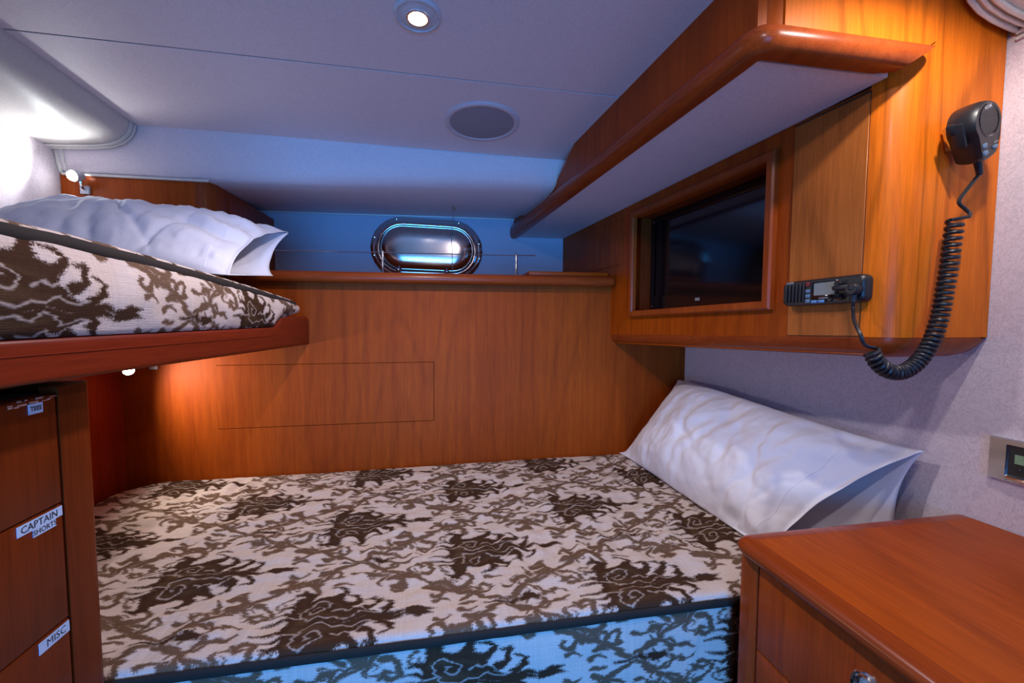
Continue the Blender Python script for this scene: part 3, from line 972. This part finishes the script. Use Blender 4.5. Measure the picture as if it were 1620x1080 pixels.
# turns open where the cord hangs free near the microphone, tighter at the bottom
TN = 41
def turn(s):
    q = s/tot
    return TN*(q*.80+.20*q*q)
coil = []
NT = TN*16
import bisect
def at_len(s):
    i = min(max(bisect.bisect_right(L_, s)-1, 0), len(path)-2)
    q = (s-L_[i])/max(1e-9, L_[i+1]-L_[i])
    return path[i].lerp(path[i+1], q), (path[min(i+3, len(path)-1)]-path[max(i-3, 0)]).normalized()
yv = Vector((0, 1, 0))
lut = [turn(tot*k/2000) for k in range(2001)]
for k in range(NT+1):
    ph = TN*k/NT
    j = min(bisect.bisect_left(lut, ph), 2000)
    s = tot*j/2000
    j0 = max(j-1, 0)
    if lut[j] > lut[j0]: s = tot*(j0+(ph-lut[j0])/(lut[j]-lut[j0]))/2000
    p, tg = at_len(s)
    n1 = yv.cross(tg).normalized(); n2 = tg.cross(n1)
    a = 2*math.pi*ph
    rad = .0100
    coil.append(p+n1*rad*math.cos(a)+n2*rad*math.sin(a))
bm = NB(); tube(bm, coil, .0033, 8); part('coil', bm, 'black_rubber', t)
bm = NB(); tube(bm, straight+[coil[0]], .0029, 8); part('straight_lead', bm, 'black_rubber', t)
plug = RF(ra1-.014, rcz-.002, .034)
tail = catmull([coil[-1], Vector((.702, YC+.001, 1.254)), Vector((.694, YC+.003, 1.272)), Vector((.692, YC+.010, 1.290)).lerp(plug+Vector((0, 0, -.05)), .35), plug+Vector((0, -.001, -.036)), plug+Vector((0, 0, -.024))], 12)
bm = NB(); tube(bm, tail, .0030, 8); part('straight_lead', bm, 'black_rubber', t)
bm = NB()
dn = (tail[-2]-tail[-1]).normalized()
FF = frame(plug, CFN, CFX, Vector((0, 0, -1)))
pr = [(.0085, -.008), (.0095, 0)]
for k in range(5): pr += [(.0072-.0004*k, .003+.004*k), (.0072-.0004*k, .0052+.004*k), (.0055, .0056+.004*k), (.0055, .0066+.004*k)]
lathe(bm, pr, FF, 16)
box(bm, ra1-.050, ra1-.012, rcz-.002, rcz+.008, .0275, .040, .004, 2, fn=RF)
lathe(bm, [(.010, -.012), (.0115, -.008), (.0115, .004), (.009, .008)], frame(plug, -CFX, (0, 0, 1), CFN), 20)
part('plug', bm, 'black_rubber', t)

# ================================================================== THERMOSTAT ON THE RIGHT WALL
WV = Vector((-.0625, 1, 0)).normalized(); WN = Vector((-1, -.0625, 0)).normalized()
WF = lambda x, y, z: Vector((wall_x(.606), .606, 1.046))-WV*x+WN*z+Vector((0, 0, y))   # x towards the viewer
t = thing('thermostat', 'chrome framed digital thermostat with green display on the right wall', 'thermostat', WF(.06, -.04, 0))
bm = NB()
def wring(x0, x1, y0, y1, r, h): return [WF((x0+x1)/2+a, (y0+y1)/2+b, h) for a, b in rrect((x1-x0)/2, (y1-y0)/2, r, 3)]
loft(bm, [wring(0, .12, -.036, .040, .002, 0), wring(0, .12, -.036, .040, .002, .006), wring(.002, .118, -.034, .038, .002, .009), wring(.024, .096, -.026, .030, .002, .009), wring(.026, .094, -.024, .028, .002, .003)], cap=False)
part('bezel', bm, 'chrome', t, ang=25)
bm = NB(); box(bm, .025, .095, -.025, .029, .001, .004, fn=WF); part('face_plate', bm, 'black_plastic', t)
bm = NB(); box(bm, .034, .082, -.002, .014, .004, .0052, fn=WF)
text(bm, '72', .015, WF, .052, .006, .0056, mi=1)
part('display', bm, ['lcd_green', 'label_ink'], t)
bm = NB(); box(bm, .026, .094, -.0335, -.0255, .0085, .0115, .0015, 2, fn=WF); part('lower_bar', bm, 'brushed_steel', t)
for x in (.036, .050, .064):
    bm = NB(); box(bm, x, x+.008, -.015, -.010, .004, .0056, .001, 1, fn=WF); part('button', bm, 'black_rubber', t)

# ================================================================== CEILING FITTINGS
def ceil_frame(x, y):
    n = Vector((0, -.06, -1)).normalized()
    return frame((x, y, zc(y)), (1, 0, 0), (0, 1, -.06), n)
for x, y, lab, tilt in ((-.026, .838, 'lit round recessed ceiling downlight, the one in front of the ceiling speaker', .1),
                        (.22, .12, 'lit round recessed ceiling downlight nearest the doorway', 0),
                        (.70, .40, 'lit round recessed ceiling downlight above the wooden dresser', 0)):
    t = thing('ceiling_downlight', lab, 'ceiling light', (x, y, zc(y)), 'recessed downlights in the headliner')
    F = ceil_frame(x, y)
    bm = NB(); lathe(bm, [(.0425, -.001), (.0430, .002), (.0415, .0045), (.0375, .0055), (.0365, .0035), (.030, .0045), (.0195, .0060), (.0185, .003), (.0185, .0005)], F, 40, cap=False)
    part('trim_ring', bm, 'satin_white', t)
    bm = NB(); lathe(bm, [(.0200, .0060), (.0200, .0085), (.0172, .0085), (.0172, .004)], F, 32, cap=False); part('lens_rim', bm, 'chrome', t)
    bm = NB(); lathe(bm, [(.0172, .003), (.0172, .0062), (.010, .0078), (.002, .0082)], F, 32); part('lens', bm, 'lamp_glow', t)

t = thing('ceiling_speaker', 'round grey ceiling speaker with a pale ring, set in the headliner', 'speaker', (.132, 1.203, zc(1.203)))
F = ceil_frame(.132, 1.203)
bm = NB(); lathe(bm, [(.102, -.001), (.1025, .003), (.099, .006), (.090, .0065), (.087, .0045), (.0865, .001)], F, 56, cap=False); part('outer_ring', bm, 'speaker_ring', t)
bm = NB(); lathe(bm, [(.0868, .001), (.086, .004), (.06, .0062), (.03, .0072), (.002, .0075)], F, 56); part('grille', bm, 'grey_grille', t)

# ================================================================== READING LIGHTS
def reading_light(lab, head, aim, plate, pn, px_, glow):
    head, aim, plate = Vector(head), Vector(aim), Vector(plate)
    t = thing('reading_light', lab, 'reading light', plate, 'berth reading lights')
    pn, px_ = Vector(pn), Vector(px_); pz = pn.cross(px_)
    bm = NB(); PFr = frame(plate, px_, pz, pn); box(bm, -.011, .011, -.011, .011, 0, .008, .002, 2, fn=PFr); part('base_plate', bm, 'satin_white', t)
    bm = NB(); lathe(bm, [(.003, 0), (.003, .002), (.0015, .0025)], frame(plate+pn*.008, px_, pz, pn), 12); part('switch', bm, 'chrome', t)
    d = (aim-head).normalized()
    back = head-d*.018
    bm = NB(); tube(bm, catmull([plate+pn*.006, plate+pn*.012+(back-plate)*.3, back], 6), .0035, 8); part('arm', bm, 'chrome', t)
    a = d.orthogonal().normalized(); b = d.cross(a)
    FF = frame(head, a, b, d)
    bm = NB(); lathe(bm, [(.004, -.024), (.010, -.022), (.0135, -.012), (.0145, .002), (.0135, .002)], FF, 24, cap=False); part('shade', bm, 'satin_white', t)
    bm = NB(); lathe(bm, [(.0134, -.004), (.0134, .002), (.0115, .0075), (.006, .0108), (.001, .0115)], FF, 24); part('bulb', bm, glow, t)


reading_light('lit swivel reading light above the upper pillow, shining on the left wall', (-.940, 1.352, 1.668), (-.985, 1.20, 1.62), (-.937, 1.3895, 1.640), (0, -1, 0), (1, 0, 0), 'lamp_glow')
reading_light('lit swivel reading light under the upper bunk, above the lower berth', (-.868, 1.405, 1.141), (-.80, 1.36, 1.08), (-.855, 1.4995, 1.143), (0, -1, 0), (1, 0, 0), 'lamp_glow_soft')

# ================================================================== UPPER BUNK
t = thing('upper_bunk_frame', 'reddish wood bunk board and platform carrying the upper mattress', 'bunk', (-.7, .6, 1.2))
def bk(y): return .024*(1.5-y)
bm = NB()
# board: outline in the Y-Z plane, with the raised end block
topl = [(-1.18, 1.268), (1.165, 1.268), (1.190, 1.269), (1.212, 1.272), (1.228, 1.286), (1.240, 1.293), (1.258, 1.2965), (1.478, 1.2965), (1.492, 1.292), (1.499, 1.280)]
botl = [(1.499, 1.205), (-1.18, 1.205+bk(-1.18))]
def bz(y, z): return z+(.012*(1.5-y)/1.5 if z < 1.2695 and y < 1.2 else 0)
poly = [(y, bz(y, z)) for y, z in topl]+botl
def ins(p, d):
    c = []
    n = len(p)
    for i in range(n):
        a, b, q = Vector(p[i-1]), Vector(p[i]), Vector(p[(i+1) % n])
        e1 = (b-a).normalized(); e2 = (q-b).normalized()
        n1 = Vector((e1.y, -e1.x)); n2 = Vector((e2.y, -e2.x))
        m = (n1+n2); m = m/max(.3, m.length_squared/2)
        c.append(b+m*d/1.0)
    return [(v.x, v.y) for v in c]
rings = []
for x, dd in ((-.430, .0), (-.411, .0), (-.406, .0015), (-.4035, .005), (-.403, .009)):
    rings.append([(x, y, z) for y, z in (ins(poly, dd) if dd else poly)])
loft(bm, rings)
part('bunk_board', bm, 'redwood_fore_aft', t, ang=50)
bm = NB()
tube(bm, [(-.4028, y, 1.243+.016*(1.5-y)/1.) for y in (-1.17, 0, .6, 1.15)]+[(-.4028, 1.20, 1.252), (-.4028, 1.225, 1.268), (-.4028, 1.232, 1.285)], .0010, 5)
part('bead_line', bm, 'redwood_fore_aft', t)
bm = NB(); box(bm, -.998, -.431, -1.19, 1.49, 1.225, 1.2665); part('platform', bm, 'cherry_fore_aft', t)


# ------------------------------------------------------------------ mattresses
def fbm(x, y, z=0., o=4): return noise.fractal(Vector((x, y, z)), 1.0, 2.0, o)


def mattress(name, lab, loc, x0, x1, y0, y1, z0f, zb, rads, uvm, nx, ny, crown, bulge, wr, pip_r, pip_dz=-.006):
    """rounded rectangular pad; rads = corner radii (x0y0, x1y0, x1y1, x0y1); returns its root"""
    t = thing(name, lab, 'mattress', loc)
    zbf = zb if callable(zb) else (lambda y: zb)
    def clamp(x, y):
        for (cx, cy, sx, sy, r) in ((x0, y0, 1, 1, rads[0]), (x1, y0, -1, 1, rads[1]), (x1, y1, -1, -1, rads[2]), (x0, y1, 1, -1, rads[3])):
            ox, oy = cx+sx*r, cy+sy*r
            dx, dy = (x-ox)*-sx, (y-oy)*-sy
            if dx > 0 and dy > 0:
                m = max(dx, dy); l = math.hypot(dx, dy)
                k = m/l
                return ox-sx*dx*k, oy-sy*dy*k
        return x, y
    def edge_d(x, y): return min(x-x0, x1-x, y-y0, y1-y)
    R = .010
    def top(u, v):
        x, y = x0+(x1-x0)*u, y0+(y1-y0)*v
        d = edge_d(x, y)
        X, Y = clamp(x, y)
        z = z0f(X, Y)+crown*(1-math.exp(-d/.10))
        if d < R: z -= R-math.sqrt(max(0, R*R-(R-d)**2))
        k = min(1, d/.05)
        z += wr*k*(fbm(X*9, Y*17, 3.1)*.9+.55*abs(fbm(X*22, Y*34, 8.2))+.25*fbm(X*50, Y*90, 1.))
        z += wr*.55*k*math.sin(X*2*math.pi/.052+3*fbm(X*3, Y*3))*max(0, fbm(X*4, Y*5, 9.)+.25)
        return Vector((X, Y, z))
    # non-uniform parameters so the rounded edge has enough rows
    def dens(n, L):
        e = [0, .0008/L, .003/L, .006/L, .010/L, .018/L]
        mid = [e[-1]+(1-2*e[-1])*k/(n) for k in range(1, n)]
        return e+mid+[1-q for q in e[::-1]]
    us, vs_ = dens(nx, x1-x0), dens(ny, y1-y0)
    bm = NB(); lay = uv_layer(bm)
    V = [[bm.verts.new(top(u, v)) for v in vs_] for u in us]
    for i in range(len(us)-1):
        for j in range(len(vs_)-1):
            f = bm.faces.new((V[i][j], V[i+1][j], V[i+1][j+1], V[i][j+1]))
            for lp in f.loops: lp[lay].uv = uvm(lp.vert.co.x, lp.vert.co.y)
    part('top_cover', bm, 'woven_cover', t, ang=80, doubles=False)
    # side band round the pad
    loop = [(u, 0) for u in us]+[(1, v) for v in vs_[1:]]+[(u, 1) for u in us[::-1][1:]]+[(0, v) for v in vs_[::-1][1:-1]]
    cx, cy = (x0+x1)/2, (y0+y1)/2
    P = [top(u, v) for u, v in loop]
    def side_pt(i, q):
        p = P[i % len(P)]
        a, b = P[(i-1) % len(P)], P[(i+1) % len(P)]
        tg = Vector((b.x-a.x, b.y-a.y, 0))
        nrm = Vector((tg.y, -tg.x, 0)).normalized() if tg.length > 1e-7 else Vector((0, 0, 0))
        zz = p.z+(zbf(p.y)-p.z)*q
        wv = .003*fbm(p.x*14, p.y*14, zz*16)+.0015*fbm(p.x*40, p.y*40, zz*30)
        return Vector((p.x, p.y, zz))+nrm*(bulge*math.sin(math.pi*min(1, q*1.02))**.7+wv*min(1, q*6)*(1 if q < .97 else .3))
    s = [0.]
    for i in range(len(P)): s.append(s[-1]+(P[(i+1) % len(P)]-P[i]).length)
    bm = NB(); lay = uv_layer(bm)
    rows = 14
    VS = [[bm.verts.new(side_pt(i, r/rows)) for r in range(rows+1)] for i in range(len(P))]
    for i in range(len(P)):
        j = (i+1) % len(P)
        for r in range(rows):
            f = bm.faces.new((VS[i][r], VS[j][r], VS[j][r+1], VS[i][r+1]))
            for lp, (ii, rr) in zip(f.loops, ((i, r), (i+1, r), (i+1, r+1), (i, r+1))):
                h = (P[i].z-zbf(P[i].y))*rr/rows
                lp[lay].uv = side_uv(name, s[ii], h, ii)
    bmesh.ops.holes_fill(bm, edges=[e for e in bm.edges if e.is_boundary and e.verts[0].co.z < zbf(0)+.06 and e.verts[0].co.z < zbf(9)+.01], sides=0)
    part('side_cover', bm, 'woven_cover_side', t, ang=80, doubles=False)
    # piping round the top edge: a flat dark tape
    bm = NB()
    ring = []
    for i in range(len(P)):
        a, b = P[(i-1) % len(P)], P[(i+1) % len(P)]
        tg = Vector((b.x-a.x, b.y-a.y, 0)); nrm = Vector((tg.y, -tg.x, 0)).normalized()
        c = P[i]+Vector((0, 0, pip_dz))+nrm*.0015
        ring.append([c+nrm*(.0042*math.cos(q))+Vector((0, 0, pip_r*math.sin(q)+.0008*fbm(c.x*30, c.y*30))) for q in [2*math.pi*k/8 for k in range(8)]])
    ring.append(ring[0]); loft(bm, ring, cap=False)
    part('piping', bm, 'dark_piping', t, ang=70)
    return t


def side_uv(name, s, h, i):
    if name == 'lower_mattress': return ((s-.925-.06)/.56+.25, .25+(h-.085)/.34)
    return ((s-.58-.95-.50)/.56+.25, .25+(h-.078)/.34)


# lower berth: pattern repeat 56 x 34 cm, medallion centres at (.40, .74), (.12, .91) ...
mattress('lower_mattress', 'wide lower berth mattress in a brown and cream woven cover', (0, 1.09, .56), -.925, .940, .688, 1.492,
         lambda x, y: .782+.003*math.sin(x*3), .585, (.02, .02, .03, .13), lambda x, y: ((x-.40+.14)/.56, (y-.74+.085)/.34),
         230, 120, .004, .004, .0085, .0085)
mattress('upper_mattress', 'upper bunk mattress in the same brown woven cover with dark piping', (-.7, .6, 1.27), -.985, -.405, -.95, 1.405,
         lambda x, y: 1.393-.050*max(0, (y-.55)/.83)**1.3, lambda y: 1.2685+.012*max(0, 1.5-y)/1.5*(1 if y < 1.18 else 0)+(.036*min(1, (y-1.18)/.07) if y > 1.18 else 0), (.03, .03, .05, .03), lambda x, y: ((y-.40)/.50, (x+.1)/.30),
         50, 190, .006, .012, .004, .0080, -.003)
bm = NB(); box(bm, -.93, .94, .69, 1.495, .545, .582, .002, 1)
box(bm, -.93, .94, .690, .712, 0, .545, .002, 1)
solo('berth_base', bm, 'redwood_upright', 'dark wooden base board under the lower mattress', 'bed base', (0, 1.09, 0))


# ------------------------------------------------------------------ pillows
def pillow(name, lab, loc, C, U, V, lu, lv, thf, thb, cut, seed, flap=(0, 0, 0), floor=None):
    flap = Vector(flap)
    C, U = Vector(C), Vector(U).normalized()
    V = Vector(V); V = (V-U*V.dot(U)).normalized(); Nn = U.cross(V).normalized()
    if Nn.z < 0: Nn = -Nn
    t = thing(name, lab, 'pillow', loc)
    nu, nv = 110, 64
    rr_ = random.Random(seed)
    creases = [(rr_.uniform(-.6, 1.1), rr_.uniform(-.5, .8), rr_.uniform(.02, .05), rr_.uniform(.004, .010), rr_.uniform(-.7, 0), rr_.uniform(.1, .7)) for _ in range(12)]
    def surf(u, v, side):
        # slightly hollow edges between pointed corners
        vv = v*lv*(.90+.10*abs(u)**2.5)*(1-(.16*max(0, -u)**3 if v > 0 else 0))
        uu = u*lu*(.93+.07*abs(v)**2.5)
        if side > 0 and u > 0: uu -= cut*(u**3)*((1-v)/2)**1.2
        fu = (1-abs(u)**2.3)**.62 if u < 0 else max((1-abs(u)**2.3)**.62, .30*u**2*(1-.4*abs(v)))
        fv = (1-abs(v)**2.2)**.60
        h = fu*fv
        e = max(abs(u), abs(v))
        w1 = fbm(uu*7+seed, vv*7, side*3.)
        w2 = abs(fbm(uu*13+seed, vv*9, side*5.+seed))
        w3 = abs(fbm(uu*30+vv*8, vv*26+seed, side*2.))
        wr = .010*w1-.008*w2-.0015*w3
        for ca, co, cw, cm, c0, c1 in creases:
            d_ = u*math.cos(ca)+v*math.sin(ca)*.6-co+.05*w1; along = -u*math.sin(ca)+v*math.cos(ca)*.6
            wr -= cm*math.exp(-(d_/cw)**2)*(1/(1+math.exp(-(along-c0)*9)))*(1/(1+math.exp((along-c1)*9)))
        # pleats running in from the open end
        ple = .010*math.sin(v*11+2.5*w1+u*2)*max(0, u-.05)**1.1
        diag = .010*math.exp(-((u*.7+v*.6-.35)/.10)**2)*max(0, 1-e**6)
        amp = min(1, (1-e)*6)*.9+.1
        if side > 0: hh = thf*h+(wr+ple-diag)*amp
        else: hh = -(thb*h)+.3*wr*amp
        fl = flap*(u**3*((1-v)/2)**1.3) if (side < 0 and u > 0) else Vector((0, 0, 0))
        p = C+U*uu+V*vv+Nn*hh+fl
        # rests on the mattress and against the hull
        f_ = floor(p)
        if p.z < f_+.02: p.z = f_+.02*math.exp((p.z-f_-.02)/.02)
        lim = wall_x(p.y)-.004
        if p.x > lim: p.x = lim
        p.x = max(p.x, -.993)
        return p
    bm = NB()
    lay = None
    Vf = [[bm.verts.new(surf(-1+2*i/nu, -1+2*j/nv, 1)) for j in range(nv+1)] for i in range(nu+1)]
    Vb = [[None]*(nv+1) for _ in range(nu+1)]
    for i in range(nu+1):
        for j in range(nv+1):
            if i == 0 or ((j == 0 or j == nv) and -1+2*i/nu < .55): Vb[i][j] = Vf[i][j]
            else: Vb[i][j] = bm.verts.new(surf(-1+2*i/nu, -1+2*j/nv, -1))
    for G in (Vf, Vb):
        for i in range(nu):
            for j in range(nv):
                q = [G[i][j], G[i+1][j], G[i+1][j+1], G[i][j+1]]
                if len(set(q)) == 4:
                    try: bm.faces.new(q)
                    except ValueError: pass
    for i in range(nu):
        q = [Vf[i][0], Vf[i+1][0], Vb[i+1][0], Vb[i][0]]
        q = [a for k, a in enumerate(q) if a not in q[:k]]
        if len(q) > 2: bm.faces.new(q)
    part('pillowcase', bm, 'white_cotton', t, ang=75, doubles=False, solid=.0012)
    # stitched hem a little way in from the open end
    bm = NB()
    tube(bm, [surf(.80, -1+2*j/nv, 1)+Nn*.0006 for j in range(1, nv)], .0009, 5)
    part('hem_seam', bm, 'white_cotton', t)
    return t


pillow('lower_pillow', 'white pillow leaning on the right wall at the end of the lower berth', (.80, 1.1, .775), (.815, 1.080, .902), (.055, -1, -.070), (.62, -.12, .78), .392, .200, .105, .030, .13, 4.2, flap=(.24, 0, .02), floor=lambda p: .792)
pillow('upper_pillow', 'white pillow on the upper bunk in front of the corner locker', (-.7, 1.17, 1.37), (-.715, 1.185, 1.478), (1, .03, -.055), (0, .90, .42), .300, .185, .095, .055, .02, 9.7, flap=(0, .20, .02), floor=lambda p: 1.400-.050*max(0, (p.y-.55)/.83)**1.3)

# ================================================================== DRAWER CABINET (left)
t = thing('drawer_cabinet', 'tall reddish drawer cabinet with paper labels under the upper bunk', 'cabinet', (-.7, .1, 0))
bm = NB()
poly = [(-.455-.02, .612), (-.455, .612)]+[(-.455-.018*(1-math.cos(a)), .652+.018*math.sin(a)) for a in [math.pi/2*k/6 for k in range(7)]]+[(-.94, .670), (-.94, .650), (-.475, .650)]
loft(bm, [[(x, y, z0) for x, y in poly] for z0 in (0, 1.2115)])
part('corner_stile', bm, 'cherry_shaded', t, ang=40)
bm = NB()
box(bm, -.93, -.478, -.42, .611, .08, 1.205); box(bm, -.93, -.50, -.42, .611, 0, .08)
part('carcass', bm, 'dark_gap', t)
DF = lambda x, y, z: Vector((-.455+z, x, y))          # labels read along +Y
ROW = [(1.0695, 1.2045), (.923, 1.0675), (.770, .921), (.620, .768), (.470, .618)]
for i, (z0, z1) in enumerate(ROW):
    bm = NB(); box(bm, -.475, -.455, -.30, .6085, z0, z1, .0015, 2)
    dr = part('drawer', bm, 'cherry_shaded', t)
    bm = NB()
    if i == 0:
        box(bm, .572, .590, 1.186, 1.198, 0, .0006, fn=DF)
        text(bm, 'TEES', .0070, DF, .581, 1.192, .0008, mi=1, bold=.0002)
        part('paper_label', bm, ['label_paper', 'label_ink'], dr)
        bm = NB()
        rnd = random.Random(5)
        for k in range(13):
            y = .548+rnd.random()*.055; z = 1.1975+rnd.random()*.006-.02*max(0, .575-y)*3
            w_, h_ = .003+rnd.random()*.008, .0006+rnd.random()*.0016
            box(bm, y, y+w_, z, z+h_, 0, .0004, fn=DF)
        part('old_tape_residue', bm, 'old_tape', dr)
    elif i == 1:
        box(bm, .549, .6075, 1.0535, 1.0655, 0, .0006, fn=DF)
        text(bm, 'CAPTAIN', .0115, DF, .577, 1.0592, .0008, mi=1, bold=.0001)
        box(bm, .568, .598, 1.0445, 1.0535, 0, .0006, fn=DF)
        text(bm, 'SHORTS', .0085, DF, .583, 1.0490, .0008, mi=1, bold=.0001)
        part('paper_label', bm, ['label_paper', 'label_ink'], dr)
    elif i == 2:
        box(bm, .566, .6078, .9045, .9185, 0, .0006, fn=DF)
        text(bm, 'MISC', .0125, DF, .589, .9114, .0008, mi=1)
        part('paper_label', bm, ['label_paper', 'label_ink'], dr)
    else: bm.free()

# ================================================================== DRESSER (right, in front)
t = thing('dresser', 'low cherry wood dresser with a rounded top edge beside the lower berth', 'dresser', (.77, .2, 0))
DX0, DY0, DY1, DZ = .508, -.75, .655, .921
def xr(y): return wall_x(y)-.002
bm = NB()
loft(bm, [[(DX0+.030, DY1-.030, z), (DX0+.030, DY0, z), (xr(DY0), DY0, z), (xr(DY1), DY1-.030, z)] for z in (DZ-.022, DZ)])
part('top', bm, 'cherry_fore_aft', t)
bm = NB()
# rounded nosing along the front, rounded at the far corner
prof = [(.030, 0), (.014, -.0005), (.007, -.003), (.002, -.008), (0, -.014), (.002, -.020), (.007, -.026), (.014, -.029), (.030, -.030)]
rings = []
for y in (DY0, -.3, 0, .3, DY1-.045):
    rings.append([(DX0+o, y, DZ+h) for o, h in prof])
cx_, cy_ = DX0+.030, DY1-.030
for k in range(0, 9):
    a = math.radians(180-90*k/8)
    rings.append([(cx_+(.030-o)*math.cos(a), cy_+(.030-o)*math.sin(a), DZ+h) for o, h in prof])
rings.append([(xr(DY1)-.001, cy_+(.030-o), DZ+h) for o, h in prof])
loft(bm, rings)
part('edge_moulding', bm, 'cherry_trim_fore_aft', t, ang=50)
bm = NB(); box(bm, .526, .545, .6075, .648, 0, DZ-.030, .003, 2); part('corner_stile', bm, 'cherry_trim_upright', t)
bm = NB()
box(bm, .546, .95, DY0, .640, .02, DZ-.030); part('carcass', bm, 'cherry_upright', t)
bm = NB(); box(bm, .5445, .5465, DY0, .6073, .02, DZ-.031); part('reveal', bm, 'dark_gap', t)
for i, (z0, z1) in enumerate(((.745, .8885), (.560, .7435), (.360, .558))):
    bm = NB(); box(bm, .526, .5445, -.05, .6045, z0, z1, .0012, 2)
    dr = part('drawer', bm, 'cherry_upright', t)
    bm = NB()
    yk, zk = .418, z0+.092
    F = frame((.526, yk, zk), (0, 1, 0), (0, 0, 1), (-1, 0, 0))
    lathe(bm, [(.0235, 0), (.0235, .003), (.0215, .0050), (.0195, .0035), (.0175, .0050), (.0160, .003), (.0150, .0015)], F, 40, cap=False)
    lathe(bm, [(.0150, .0014), (.013, .0022), (.002, .0024)], F, 32, mi=1)
    part('latch_ring', bm, ['chrome', 'brushed_steel'], dr)
